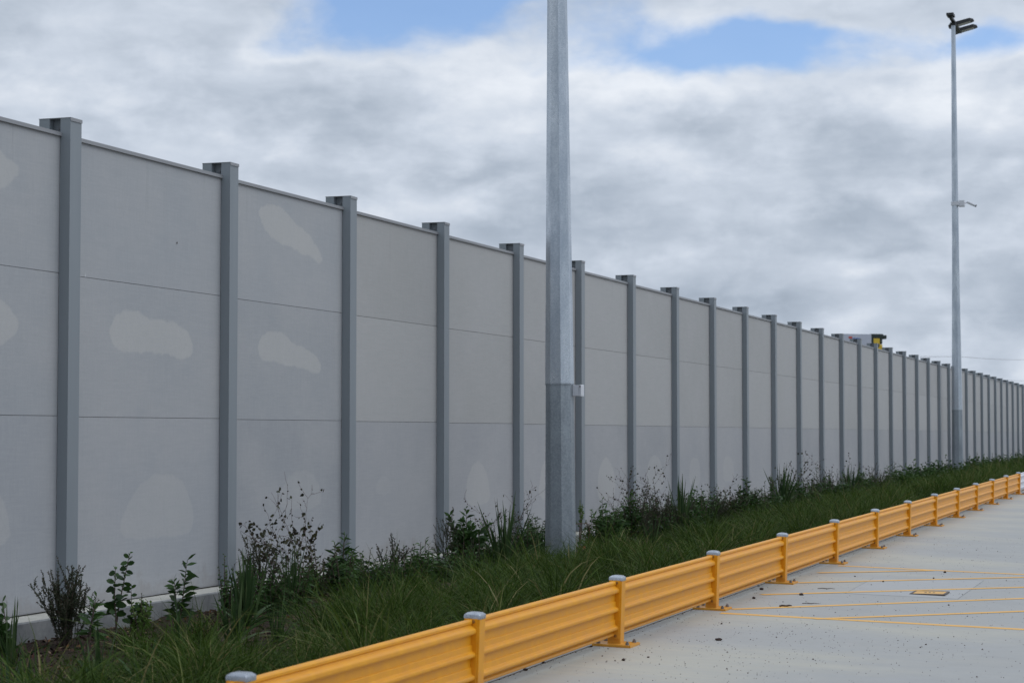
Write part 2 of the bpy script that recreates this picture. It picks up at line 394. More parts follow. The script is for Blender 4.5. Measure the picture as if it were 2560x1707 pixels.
mRustB, n, p = mat('bolt_orange', (.28, .12, .02), .5)
mRust, n, p = mat('rusty_wire', (.13, .07, .05), .8, .3)

# ---------------------------------------------------------------- ground levels
def gz(x): return .0028*(x-8) if x < 160 else .0028*152
def slab_z(x, y): return gz(x)+.028*(y-4.15)
def wz(x): return -.0025*(x-15)                       # the wall steps down very slightly
SLAB_EDGE = 4.27
def bed_z(x, y):
    t = min(max((y-4.5)/(8.8-4.5), 0), 1)
    a = gz(x)-.03; b = .075+wz(x)-.17
    s = t*t*(3-2*t)
    z = a*(1-s)+b*s
    z += .025*math.sin(x*2.1+y*1.3)*math.sin(x*.9-y*2.2)+.018*math.sin(x*5.3+1)*math.sin(y*4.1)
    return z
# slab as one sheet with cross fall
def grid(xs, ys, zf):
    V = [(x, y, zf(x, y)) for x in xs for y in ys]; m = len(ys)
    F = [(i*m+j, (i+1)*m+j, (i+1)*m+j+1, i*m+j+1) for i in range(len(xs)-1) for j in range(m-1)]
    return V, F
V, F = grid([-60, 0, 8]+list(range(20, 161, 10))+[400], [-60, -30, -10, 0, SLAB_EDGE], slab_z)
o = link('concrete_slab', np_mesh('slab', V, F), mSlab); tag(o, kind='structure')
b = MB()
for x0, x1 in [(-5, 20), (20, 60), (60, 160)]:
    b.add([(x0, SLAB_EDGE, slab_z(x0, SLAB_EDGE)-.2), (x1, SLAB_EDGE, slab_z(x1, SLAB_EDGE)-.2), (x1, SLAB_EDGE, slab_z(x1, SLAB_EDGE)), (x0, SLAB_EDGE, slab_z(x0, SLAB_EDGE))], [(0, 1, 2, 3)])
o = b.build('slab_edge', mJoint); tag(o, kind='structure')
# concrete edging strip behind the joint
b = MB()
for x0, x1 in [(-5, 8), (8, 60), (60, 159)]:
    za, zb = slab_z(x0, SLAB_EDGE)+.002, slab_z(x1, SLAB_EDGE)+.002
    y0, y1 = SLAB_EDGE+.016, SLAB_EDGE+.17
    b.add([(x0, y0, za-.2), (x1, y0, zb-.2), (x1, y1, zb-.2), (x0, y1, za-.2), (x0, y0, za), (x1, y0, zb), (x1, y1, zb), (x0, y1, za)],
          [(4, 5, 6, 7), (0, 1, 5, 4), (2, 3, 7, 6)])
o = b.build('kerb', mStrip); tag(o, kind='structure')
# planting bed
xs = list(np.arange(6, 45, .12))+list(np.arange(45, 161, .6)); ys = list(np.arange(4.36, 8.96, .12))
rng = np.random.default_rng(3)
V, F = grid(xs, ys, bed_z); V = np.array(V); V[:, 2] += rng.normal(0, .009, len(V))
o = link('planting_bed', np_mesh('bed', V, F, smooth=True), mGround); tag(o, kind='structure')
# wide ground sheet
V = [(-1500, -1500, -1.2), (2500, -1500, -1.2), (2500, 1500, -1.2), (-1500, 1500, -1.2)]
o = link('ground', np_mesh('ground', V, [(0, 1, 2, 3)]), mField); tag(o, kind='structure')

# sheets painted or cast on the slab
def sheet(name, quads, m, h):
    b = MB()
    for q in quads: b.add([(x, y, slab_z(x, y)+h) for x, y in q], [tuple(range(len(q)))])
    return b.build(name, m)
o = sheet('concrete_patch', [[(19.55, 2.27), (21.95, 2.27), (21.5, 3.38), (19.5, 3.34)]], mPatch, .001); tag(o, kind='structure')
def joint(p0, p1, wd=.007):
    d = Vector((p1[0]-p0[0], p1[1]-p0[1])).normalized(); nrm = Vector((-d.y, d.x))*wd/2
    return [(p0[0]+nrm.x, p0[1]+nrm.y), (p0[0]-nrm.x, p0[1]-nrm.y), (p1[0]-nrm.x, p1[1]-nrm.y), (p1[0]+nrm.x, p1[1]+nrm.y)]
o = sheet('slab_joints', [joint((19.55, 2.27), (21.95, 2.27)), joint((21.95, 2.27), (21.5, 3.38)), joint((21.5, 3.38), (19.5, 3.34)), joint((19.5, 3.34), (19.55, 2.27))], mKerb, .0013)
tag(o, kind='structure')
def line(p0, p1, wd, ext=0.0):
    p0, p1 = Vector(p0), Vector(p1); d = (p1-p0).normalized()
    p1 = p1+d*ext; nrm = Vector((-d.y, d.x))*wd/2; k = 24; qs = []
    for i in range(k):
        a, c_ = p0+(p1-p0)*(i/k), p0+(p1-p0)*((i+1)/k)
        qs.append([tuple(a+nrm), tuple(a-nrm), tuple(c_-nrm), tuple(c_+nrm)])
    return qs
lines = [((16.93, 3.98), (17.2, -1.0), .115), ((23.0, 4.02), (23.2, -1.0), .115),
         ((17.31, 3.97), (22.9, -.75), .085), ((16.9, 3.16), (21.9, -1.3), .085),
         ((18.85, 4.03), (22.95, .35), .085), ((20.39, 3.98), (22.98, 1.63), .085), ((21.8, 4.03), (22.98, 2.94), .085)]
qs = []
for i, (a, c_, wd) in enumerate(lines):
    b = MB()
    for q in line(a, c_, wd): b.add([(x, y, slab_z(x, y)+.0016+.0004*i) for x, y in q], [(0, 1, 2, 3)])
    o = b.build('road_marking', mLine); tag(o, kind='structure')

# service pit lid, yellow with dark frame and worn emblem
t = empty('service_lid', (19.99, 2.59, slab_z(19.99, 2.59)))
tag(t, 'yellow square service pit lid with dark frame set in the concrete slab', 'pit lid')
b = MB()
for (x0, x1, y0, y1) in [(-.2, .2, -.17, -.15), (-.2, .2, .15, .17), (-.2, -.17, -.15, .15), (.17, .2, -.15, .15)]: b.box(x0, x1, y0, y1, -.02, .012)
b.build('frame', mIron, t)
b = MB(); b.box(-.168, .168, -.148, .148, -.02, .010, .002); b.build('lid', mLidY, t)
b = MB()
for k in range(3): b.box(-.02, .02, -.05+k*.04, -.03+k*.04, .0102, .0125)
b.build('lifting_slot', mIron, t)

# ---------------------------------------------------------------- bark, twigs and grit on the slab
def lump(r, flat=.55, seed=0):
    bm = bmesh.new(); bmesh.ops.create_icosphere(bm, subdivisions=2, radius=r); rr = random.Random(seed)
    off = Vector((rr.random()*9, rr.random()*9, 0))
    from mathutils import noise as mn
    for v in bm.verts:
        v.co *= 1+.6*mn.noise(v.co/r*1.1+off); v.co.z = v.co.z*flat+r*flat*.8
    me = bpy.data.meshes.new('bark_chip'); bm.to_mesh(me); bm.free(); me.materials.append(mBark); return me
mBark, n, p = mat('bark', (.035, .022, .018), .9)
c = worldco(n); n.inp(p, 'Base Color', n.mix(n.noise(c, 60, 4), (.02, .013, .011), (.07, .04, .03)))
chips = [(19.37, 4.14, .035), (19.03, 3.68, .034), (18.41, 4.01, .032), (22.76, 2.78, .03), (21.86, 2.79, .022), (21.07, 3.21, .022), (18.85, 2.27, .018),
         (15.49, 2.04, .015), (21.57, 3.59, .018), (13.36, 3.83, .026), (14.9, 3.52, .032), (16.07, 3.77, .018),
         (13.61, 3.72, .017), (13.52, 4.03, .012), (12.52, 4.26, .026), (12.95, 4.28, .022), (14.0, 4.26, .018)]
lm = [lump(.5, .9, k) for k in range(4)]
for i, (x, y, r) in enumerate(chips):
    o = bpy.data.objects.new('bark_chip', lm[i % 4]); col.objects.link(o)
    o.location = (x, y, slab_z(x, y)-.002); o.scale = (r*.9, r*(1.0+.5*random.random()), r*.9); o.rotation_euler = (0, 0, random.random()*6)
    tag(o, 'small dark piece of bark lying on the pale concrete slab', 'bark chip', 'loose bark on the concrete')
for i, (x, y, L, a) in enumerate([(17.83, 3.59, .13, -.9), (19.82, 3.58, .17, -1.5), (18.18, 3.43, .15, -1.45)]):
    b = MB(); pts = [(math.cos(a)*L*(k/4-.5), math.sin(a)*L*(k/4-.5)+.006*math.sin(k*2+i), .008+.004*(k % 2)) for k in range(5)]
    b.tube(pts, [.007, .009, .008, .007, .004] if i == 0 else [.003, .004, .004, .003, .002], 6)
    o = b.build('twig', mBark); o.location = (x, y, slab_z(x, y))
    tag(o, ['thick broken twig lying across the yellow diagonal line', 'thin twig on the concrete nearest the bent slab patch', 'thin twig on the concrete between two yellow diagonal lines'][i], 'twig')
# grit
rng = np.random.default_rng(11)
G = []
while len(G) < 2600:
    x = rng.uniform(10.5, 30); y = rng.uniform(.4, 4.2)
    k = .25+.75*math.exp(-((x-14.6)/2.2)**2-((y-3.1)/.9)**2)*1.0
    if y > 4.1: k = .9
    if rng.random() < k*.8: G.append((x, y))
for x in rng.uniform(8, 40, 700): G.append((x, SLAB_EDGE-abs(rng.normal(0, .012))))
G = np.array(G); r = rng.uniform(.0018, .0055, len(G))*(1+.8*(rng.random(len(G)) < .06))
Z = np.array([slab_z(x, y) for x, y in G])
tet = np.array([(1, 0, 0), (-.5, .87, 0), (-.5, -.87, 0), (0, 0, 1.1)])
ang = rng.uniform(0, 6.28, len(G)); ca, sa = np.cos(ang), np.sin(ang)
Vt = np.stack([tet[None, :, 0]*ca[:, None]-tet[None, :, 1]*sa[:, None], tet[None, :, 0]*sa[:, None]+tet[None, :, 1]*ca[:, None], np.repeat(tet[None, :, 2], len(G), 0)], -1)*r[:, None, None]
Vt[..., 0] += G[:, 0, None]; Vt[..., 1] += G[:, 1, None]; Vt[..., 2] += Z[:, None]
base = np.arange(len(G))[:, None, None]*4
F3 = (np.array([(0, 1, 3), (1, 2, 3), (2, 0, 3)])[None]+base).reshape(-1, 3)
o = link('grit', np_mesh('grit', Vt.reshape(-1, 3), None, F3), mBark); tag(o, 'fine dark grit scattered over the concrete slab beside the yellow rail', 'grit', kind='stuff')

# ---------------------------------------------------------------- boundary wall
WY = 9.18; PW = .178; SP = 2.94; X0 = 14.757
wall = empty('boundary_wall', (X0, WY, .085))
tag(wall, 'long tall grey panel wall with steel posts and metal capping behind the planting', 'wall')
def wall_local(o): o.parent = wall; o.matrix_parent_inverse = Matrix.Identity(4)
ZB, J2, J1, ZT = .085, 1.712, 2.924, 4.10            # bottom, joints and top of the panels
ZC = 4.122; ZP = 4.25
# stain outlines (X, Z) on the wall face
pats = {
 (-1, 2): [([(12.6, 3.95), (13.3, 3.97), (13.81, 3.85), (14.13, 3.73), (13.84, 3.53), (13.2, 3.45), (12.7, 3.6)], .45)],
 (-1, 1): [([(12.5, 2.7), (13.3, 2.75), (13.83, 2.66), (14.15, 2.47), (13.86, 2.26), (13.1, 2.2), (12.6, 2.3)], .45)],
 (-1, 0): [([(12.6, .62), (12.8, 1.2), (13.6, 1.25), (13.95, 1.0), (14.0, .6)], .3)],
 (0, 1): [([(15.5, 2.48), (15.58, 2.6), (15.76, 2.68), (15.99, 2.69), (16.2, 2.62), (16.35, 2.61), (16.55, 2.63), (16.76, 2.60), (16.97, 2.52), (17.08, 2.4), (17.0, 2.28), (16.88, 2.27), (16.6, 2.3), (16.2, 2.31), (15.72, 2.29), (15.56, 2.36)], .5)],
 (0, 0): [([(15.62, .6), (15.86, .96), (16.15, 1.15), (16.5, 1.21), (16.9, 1.12), (17.08, .85), (17.1, .6)], .28)],
 (1, 2): [([(18.42, 3.85), (18.6, 3.96), (18.96, 3.97), (19.2, 3.88), (19.45, 3.78), (19.7, 3.72), (19.95, 3.58), (20.05, 3.46), (19.95, 3.42), (19.75, 3.47), (19.4, 3.53), (18.9, 3.57), (18.6, 3.66), (18.5, 3.76)], .5)],
 (1, 1): [([(18.4, 2.48), (18.6, 2.6), (18.82, 2.66), (19.1, 2.61), (19.3, 2.52), (19.6, 2.5), (19.85, 2.42), (20.02, 2.32), (19.98, 2.23), (19.75, 2.22), (19.5, 2.29), (19.2, 2.27), (18.9, 2.32), (18.55, 2.3)], .48)],
 (1, 0): [([(18.9, .75), (19.1, 1.1), (19.5, 1.2), (19.9, 1.1), (20.1, .75)], .2)],
 (2, 0): [([(21.5, .85), (21.6, 1.05), (21.9, 1.08), (22.05, .85)], .16)],
 (3, 0): [([(24.5, .62), (24.6, 1.0), (24.85, 1.2), (25.15, 1.2), (25.4, 1.0), (25.55, .62)], .34)],
 (4, 0): [([(27.5, .6), (27.7, 1.1), (28.1, 1.3), (28.5, 1.1), (28.7, .6)], .35)],
 (5, 0): [([(30.5, .5), (30.6, 1.0), (31.0, 1.25), (31.5, 1.0), (31.6, .5)], .38)],
 (6, 0): [([(33.4, .6), (33.6, 1.1), (34.1, 1.25), (34.6, 1.0), (34.7, .55)], .3)],
 (7, 0): [([(36.5, .6), (36.6, 1.1), (37.3, 1.15), (37.5, .6)], .25)],
 (8, 0): [([(39.3, .6), (39.4, 1.15), (40.2, 1.1), (40.4, .6)], .25)],
}
def sdf(px, pz, poly):
    P = np.stack([px, pz], -1); poly = np.array(poly)
    for _ in range(2):
        nx_ = np.roll(poly, -1, 0); poly = np.stack([poly*.78+nx_*.22, poly*.22+nx_*.78], 1).reshape(-1, 2)
    poly = poly; d = np.full(px.shape, 9.0); ins = np.zeros(px.shape, bool)
    for i in range(len(poly)):
        a, b_ = poly[i], poly[(i+1) % len(poly)]; e = b_-a
        tt = np.clip(((P-a)@e)/(e@e), 0, 1); d = np.minimum(d, np.linalg.norm(P-(a+tt[..., None]*e), axis=-1))
        cond = (a[1] > pz) != (b_[1] > pz)
        xi = a[0]+(pz-a[1])*(b_[0]-a[0])/(b_[1]-a[1]+1e-12)
        ins ^= cond & (px < xi)
    return np.where(ins, d, -d)
rows = [(ZB, J2), (J2, J1), (J1, ZT)]
prng = random.Random(5)
def panel_mesh(x0, x1, h, plist, gx, zb):
    """face grid with stain attribute, returns, and a recessed tongue"""
    g = .0022; z0, z1 = g, h-g
    nx, nz = (int((x1-x0)/.05), int(h/.05)) if plist else (2, 2)
    xs_ = np.linspace(x0, x1, nx+1); zs_ = np.linspace(z0, z1, nz+1)
    XX, ZZ = np.meshgrid(xs_, zs_, indexing='ij')
    V = np.stack([XX, np.zeros_like(XX), ZZ], -1).reshape(-1, 3)
    pa = np.full(len(V), -1.0); st = np.zeros(len(V))
    for poly, s_ in plist:
        q = sdf(V[:, 0]+gx, V[:, 2]+zb, poly)
        st = np.where(q > pa, s_, st); pa = np.maximum(pa, q)
    F = [(i*(nz+1)+j, (i+1)*(nz+1)+j, (i+1)*(nz+1)+j+1, i*(nz+1)+j+1) for i in range(nx) for j in range(nz)]
    V = V.tolist(); k = len(V)
    V += [(x0, 0, z0), (x1, 0, z0), (x1, 0, z1), (x0, 0, z1), (x0, .1, z0), (x1, .1, z0), (x1, .1, z1), (x0, .1, z1)]
    F += [(k, k+4, k+5, k+1), (k+3, k+2, k+6, k+7), (k+4, k+7, k+6, k+5), (k, k+3, k+7, k+4), (k+1, k+5, k+6, k+2)]
    k2 = len(V)
    V += [(x0, .02, z0-.006), (x1, .02, z0-.006), (x1, .08, z0-.006), (x0, .08, z0-.006), (x0, .02, z0+.001), (x1, .02, z0+.001), (x1, .08, z0+.001), (x0, .08, z0+.001)]
    F += [(k2, k2+1, k2+5, k2+4), (k2+2, k2+3, k2+7, k2+6)]
    pa = np.concatenate([pa, np.full(16, -1.0)]); st = np.concatenate([st, np.zeros(16)])
    me = np_mesh('panel', V, F, attrs={'patch': pa, 'strength': st})
    me.materials.append(mPanel); me.materials.append(mCore)
    me.polygons[len(F)-1].material_index = 1; me.polygons[len(F)-2].material_index = 1
    return me
plain = {}
NB = 33
for bi in range(-1, NB-1):
    xa = bi*SP+.02; dzw = wz(X0+bi*SP)
    for ri, (z0, z1) in enumerate(rows):
        pl = pats.get((bi, ri), [])
        if pl: me = panel_mesh(0, SP-.04, z1-z0, pl, X0+xa, z0)
        else:
            if ri not in plain: plain[ri] = panel_mesh(0, SP-.04, z1-z0, [], 0, 0)
            me = plain[ri]
        o = bpy.data.objects.new('panel', me); col.objects.link(o); o.parent = wall
        o.location = (xa, 0, z0-ZB+dzw)
        k = 1+prng.uniform(-.055, .055)
        cool, warmc, low = (.35, .363, .38), (.405, .402, .393), (.362, .366, .38)
        if ri == 0: c0 = low if bi > 1 else (.348, .36, .38)
        else: c0 = cool if bi <= 1 else warmc
        o.color = (c0[0]*k, c0[1]*k, c0[2]*k, 1)
        o['material_index'] = 0
# beyond the numbered bays
b = MB()
for bi in range(NB-1, NB+12):
    dzw = wz(X0+bi*SP)
    for z0, z1 in rows: b.box(bi*SP+.02, bi*SP+SP-.02, 0, .1, z0-ZB+dzw+.004, z1-ZB+dzw-.004)
o = b.build('panel', mPanel, wall); o['kind'] = 'stuff'; o.color = (.395, .392, .382, 1)
# capping along each bay
b = MB(); b.box(0, SP-PW, -.018, .118, 0, .012); b.box(0, SP-PW, -.020, -.016, -.020, .010); b.box(0, SP-PW, .116, .120, -.020, .010)
b.box(0, SP-PW, -.0225, -.019, -.022, -.019)
cap0 = b.build('capping', mCapping, wall)
b = MB()
hw = PW/2
b.box(-hw, hw, -.102, -.004, 0, ZP-ZB); b.box(-hw, hw, .104, .205, 0, ZP-ZB); b.box(-.012, .012, -.004, .104, 0, ZP-ZB)
post0 = b.build('post', mPost, wall)
b = MB(); b.box(-hw-.003, hw+.003, -.106, .209, 0, .005)
for (x0, x1, y0, y1) in [(-hw-.003, hw+.003, -.1085, -.1045)]: b.box(x0, x1, y0, y1, -.025, .004)
pc0 = b.build('post_cap', mCapping, post0); pc0.location = (0, 0, ZP-ZB)
b = MB(); b.tube([(-.014, .05, 4.09), (-.026, .05, 4.09)], .011, 6)
pb0 = b.build('bolt', mBolt, post0)
for i in range(-2, NB+13):
    dzw = wz(X0+i*SP)
    q = post0 if i == -2 else copy_tree(post0, wall)
    q.location = (i*SP, 0, dzw); q.parent = wall
    if i < NB+12:
        c_ = cap0 if i == -2 else copy_tree(cap0, wall)
        c_.location = (i*SP+PW/2, 0, ZC-.012-ZB+wz(X0+i*SP)); c_.parent = wall
# drip marks, chips: a short dark nail in bay 0
b = MB(); b.box(1.96, 1.966, -.008, -.002, 3.275, 3.293); b.build('nail', mIron, wall)
# footing under the wall
b = MB()
xs_ = np.arange(6, 161, 3.0)
for xa, xb in zip(xs_[:-1], xs_[1:]):
    za, zb = .075+wz(xa), .075+wz(xb)
    b.add([(xa, 8.86, za-.4), (xb, 8.86, zb-.4), (xb, 8.86, zb-.012), (xa, 8.86, za-.012), (xa, 8.872, za), (xb, 8.872, zb), (xb, 9.6, zb), (xa, 9.6, za)],
          [(0, 1, 2, 3), (3, 2, 5, 4), (4, 5, 6, 7)])
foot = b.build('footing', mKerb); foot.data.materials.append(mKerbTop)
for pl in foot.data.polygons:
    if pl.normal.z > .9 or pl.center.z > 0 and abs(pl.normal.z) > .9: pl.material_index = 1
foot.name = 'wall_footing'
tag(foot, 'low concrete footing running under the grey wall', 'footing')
b = MB()
for bi in range(-1, NB+10):
    b.box(bi*SP+.1, bi*SP+SP-.1, -.012, 0.0, -.004+wz(X0+bi*SP), .003+wz(X0+bi*SP))
b.build('base_seal', mCore, wall)

# ---------------------------------------------------------------- yellow guard rail
BX, BS, BY = 8.12, 3.040, 4.13       # first post X, spacing, post centre Y
TILT = .031
gr = empty('guard_rail', (BX, BY, slab_z(BX, BY)))
tag(gr, 'low yellow steel guard rail on square posts along the edge of the concrete slab', 'guard rail')
hp = .05; HP = .486
# post and its pieces (local: front face at y=-hp)
b = MB(); b.box(-hp, hp, -hp, hp, .012, HP, .006); bp0 = b.build('post', mY, gr)
b = MB(); b.box(-.13, .13, -.15, .145, 0, .018, .002); pl0 = b.build('base_plate', mY, bp0)
# pressed steel cap: skirt plus low pyramid with soft edges
bm = bmesh.new()
ring = []
for (s_, z_) in [(.0525, HP-.010), (.0525, HP+.010), (.0500, HP+.0160), (.036, HP+.026), (.014, HP+.030)]:
    r_ = []; cr = s_*.09
    for qx, qy, a0 in [(1, 1, 0), (-1, 1, 90), (-1, -1, 180), (1, -1, 270)]:
        for k in range(4):
            a = R(a0+k*30); r_.append(bm.verts.new((qx*(s_-cr)+cr*math.cos(a), qy*(s_-cr)+cr*math.sin(a), z_)))
    ring.append(r_)
for r0, r1 in zip(ring[:-1], ring[1:]):
    for k in range(16): bm.faces.new((r0[k], r0[(k+1) % 16], r1[(k+1) % 16], r1[k]))
bm.faces.new(ring[-1]); 
for f in bm.faces: f.smooth = True
me = bpy.data.meshes.new('cap'); bm.to_mesh(me); bm.free(); me.set_sharp_from_angle(angle=R(33)); cap_o = link('cap', me, mCap, bp0)
b = MB()
b.tube([(0, 0, .015), (0, 0, .019)], .019, 12, False); b.tube([(0, 0, .019), (0, 0, .034)], .0145, 6, False); b.tube([(0, 0, .034), (0, 0, .044)], .008, 8)
ab0 = b.build('anchor_bolt', mBolt, bp0); ab0.location = (-.095, -.115, 0)
for (x, y) in [(.095, -.115), (-.095, .105), (.095, .105)]:
    q = ab0.copy(); col.objects.link(q); q.parent = bp0; q.location = (x, y, 0)
# rail profile: (depth behind post front, height)
def ridge(zc):
    return [(.0480, zc+.0600), (.0420, zc+.0570), (.0405, zc+.0545), (.0380, zc+.0240), (.0350, zc+.0200), (.0230, zc+.0120), (.0195, zc+.0085), (.0178, zc+.004), (.0175, zc-.004), (.0190, zc-.010), (.0225, zc-.0150), (.0425, zc-.0205), (.0465, zc-.0225), (.0480, zc-.026)]
prof = [(.080, .470), (.060, .474), (.046, .472), (.040, .465), (.040, .453), (.046, .446), (.048, .443), (.046, .439)]
prof += [(.0425, .4355), (.0250, .4245), (.0205, .420), (.0182, .415), (.0175, .408), (.0175, .401), (.0190, .395), (.0225, .390), (.0425, .3845), (.0465, .3825), (.0480, .379)]
prof += ridge(.268)+ridge(.134)
prof += [(.0565, .098), (.048, .0905), (.045, .085), (.045, .078), (.052, .071), (.075, .069)]
prof = [(d, z) for d, z in prof]
b = MB()
L = BS-2*hp-.012
n_ = len(prof)
fr = [(-hp+d, z) for d, z in prof]
bk = []
for i, (y, z) in enumerate(fr):
    a = Vector(fr[max(i-1, 0)]); c_ = Vector(fr[min(i+1, n_-1)]); t_ = (c_-a).normalized(); nn = Vector((-t_.y, t_.x))
    if nn.x < 0 and abs(nn.x) > .01: nn = -nn
    bk.append((y+.004, z))
loop = fr+bk[::-1]
vs = [(x, y, z) for x in (hp+.006, hp+.006+L) for y, z in loop]; m_ = len(loop)
b.add(vs, [(i, (i+1) % m_, m_+(i+1) % m_, m_+i) for i in range(m_)], True)
rail0 = b.build('rail', mY, gr); rail0.data.set_sharp_from_angle(angle=R(9))
md = rail0.data
for xa in (hp, hp+L+.004):
    b = MB(); b.box(xa, xa+.008, -hp+.012, hp-.004, .052, .478, .0015); b.build('end_plate', mY, rail0)
for z in (.462, .074):
    b = MB(); b.tube([(hp+L+.004, -.012, z), (hp+L-.001, -.012, z)], .011, 12, False); b.tube([(hp+L-.001, -.012, z), (hp+L-.010, -.012, z)], .0075, 6, False)
    b.build('bolt', mRustB, rail0)
for i in range(-1, 15):
    x = i*BS
    dz_ = slab_z(BX+x, BY)-slab_z(BX, BY)
    q = bp0 if i == -1 else copy_tree(bp0, gr); q.parent = gr
    q.location = (x, 0, dz_); q.rotation_euler = (TILT, -.0028, 0)
    if i < 14:
        q = rail0 if i == -1 else copy_tree(rail0, gr); q.parent = gr
        q.location = (x, 0, dz_); q.rotation_euler = (TILT, -.0028, 0)
        if i == 13:
            q.data = q.data.copy(); q.data.materials[0] = mPale; q['label'] = 'pale unpainted rail beyond the last yellow post'

# ---------------------------------------------------------------- light poles
def octa(r0, r1, z0, z1, b, rot=0.0, off=0.0):
    vs = []
    for r_, z_ in ((r0, z0), (r1, z1)):
        for k in range(8):
            a = R(22.5+45*k)+rot; vs.append((r_/math.cos(R(22.5))*math.cos(a), r_/math.cos(R(22.5))*math.sin(a), z_))
    b.add(vs, [(k, (k+1) % 8, 8+(k+1) % 8, 8+k) for k in range(8)]+[tuple(range(8))[::-1], tuple(range(8, 16))])
def light_pole(loc, lean, label, top=16.5, s=1.0):
    t = empty('light_pole', loc); t.rotation_euler = lean
    tag(t, label, 'light pole')
    b = MB(); octa(.181*s, .160*s, -.3, 2.18, b); b.build('lower_shaft', mGalvD, t)
    b = MB(); octa(.166*s, .113*s, 2.176, 7.2, b); octa(.113*s, .065*s, 7.2, top, b)
    u = b.build('upper_shaft', mGalv, t)
    b = MB(); octa(.169*s, .169*s, 2.160, 2.174, b); 
    b.build('joint_collar', mGalvD, t)
    # cross arm and floodlights
    arm = MB(); arm.box(-.9, 2.15, -.06, .06, top+.05, top+.15, .01); arm.box(-.12, .12, -.1, .1, top-.06, top+.05, .01)
    arm.box(-1.05, -.55, -.13, .13, top+.12, top+.22, .01)
    arm.build('cross_arm', mBlack, t)
    for hx in (.75, 1.95):
        h = MB(); a = R(14)
        # tapered housing pointing over the slab, tilted up
        def P(u_, v_, w_): return (hx+v_, -(u_*math.cos(a))+w_*math.sin(a)*-1*-1, top+.1+u_*math.sin(a)+w_*math.cos(a))
        pr = []
        for u_, hw_, th in [(-.26, .14, .08), (-.16, .22, .13), (.56, .22, .11), (.68, .14, .05)]:
            pr.append([P(u_, -hw_, -.04), P(u_, hw_, -.04), P(u_, hw_, -.04+th), P(u_, -hw_, -.04+th)])
        vs = [v for r_ in pr for v in r_]
        fs = [(i*4+k, i*4+(k+1) % 4, i*4+4+(k+1) % 4, i*4+4+k) for i in range(3) for k in range(4)]+[(3, 2, 1, 0), (12, 13, 14, 15)]
        h.add(vs, fs)
        ho = h.build('floodlight', mBlack, t)
        h = MB(); h.add([P(u_, v_, -.044) for u_, v_ in [(.08, -.18), (.55, -.18), (.55, .18), (.08, .18)]]+[P(u_, v_, -.038) for u_, v_ in [(.08, -.18), (.55, -.18), (.55, .18), (.08, .18)]],
                        [(0, 1, 2, 3), (4, 5, 6, 7), (0, 1, 5, 4), (1, 2, 6, 5), (2, 3, 7, 6), (3, 0, 4, 7)])
        h.build('lens', mLens, ho)
    return t
p1 = light_pole((23.6, 7.57, 0.0), (-.0055, 0, 0), 'near octagonal galvanised steel light pole with a small white box on it')
b = MB(); b.box(.02, .14, -.245, -.160, 2.02, 2.155, .006); jb = b.build('junction_box', mWhite, p1)
b = MB(); b.box(.015, .145, -.275, -.248, 2.015, 2.16, .006); b.build('box_lid', mWhite, jb)
b = MB(); b.box(.0, .014, -.268, -.26, 2.125, 2.15); b.build('latch', mIron, jb)
light_pole((74.5, 8.6, .16), (0, 0, 0), 'far tall steel light pole with twin black floodlights at its top', 16.45, 1.12)
# security camera on the far pole
t = empty('security_camera', (74.5, 8.6, 9.93)); tag(t, 'white security camera on a bracket box halfway up the far light pole', 'security camera')
b = MB(); b.box(-.1, .1, -.35, -.135, -.12, .12, .025); b.box(-.13, .13, -.16, .13, -.07, .07, .01); b.build('mounting_box', mWhite, t)
b = MB(); b.tube([(0, -.35, .0), (0, -.42, .04), (0, -.48, .02)], .02, 8); b.build('arm', mWhite, t)
b = MB(); b.tube([(0, -.44, .05), (0, -.74, -.10)], .048, 12); cb = b.build('housing', mWhite, t)
b = MB(); b.tube([(0, -.74, -.10), (0, -.765, -.113)], .05, 12); b.build('lens_hood', mBlack, cb)

# ---------------------------------------------------------------- vegetation
rng = np.random.default_rng(42)
def unit(v): return v/np.maximum(np.linalg.norm(v, axis=-1, keepdims=True), 1e-9)
def strips(P, D, L, W, droop, prof, tint, side=None, arch=None):
    """many leaves at once. P base, D direction, L length, W half width, droop (fraction of L), prof [(t, width)]"""
    n = len(P); k = len(prof)
    if side is None:
        r_ = rng.normal(size=(n, 3)); r_[:, 2] *= .4; side = unit(np.cross(D, r_))
    ts = np.array([t for t, _ in prof]); ws = np.array([w_ for _, w_ in prof])
    C = P[:, None]+D[:, None]*(L[:, None]*ts)[..., None]
    C[..., 2] -= (droop*L)[:, None]*ts**2
    if arch is not None:
        H = D.copy(); H[:, 2] = 0; H = unit(H); C += H[:, None]*((arch*L)[:, None]*ts**2)[..., None]
    off = side[:, None]*(W[:, None]*ws)[..., None]
    A, B = C-off, C+off
    V = np.stack([A, B], 2).reshape(n, 2*k, 3)
    idx = np.array([(2*i, 2*i+1, 2*i+3, 2*i+2) for i in range(k-1)])
    F = (idx[None]+(np.arange(n)*2*k)[:, None, None]).reshape(-1, 4)
    return V.reshape(-1, 3), F, np.repeat(tint, 2*k)
def join(parts):
    V, F, T = [], [], []; o = 0
    for v, f, t in parts: V.append(v); F.append(f+o); T.append(t); o += len(v)
    return np.concatenate(V), np.concatenate(F), np.concatenate(T)
BLADE = [(0, .6), (.25, 1), (.5, .9), (.75, .6), (1, .05)]
LANCE = [(0, .1), (.25, .8), (.5, 1), (.75, .6), (1, .03)]
OVAL = [(0, .1), (.2, .75), (.5, 1), (.8, .75), (1, .1)]
HEART = [(0, .35), (.25, 1), (.6, .8), (1, .05)]
TINY = [(0, .4), (.5, 1), (1, .1)]
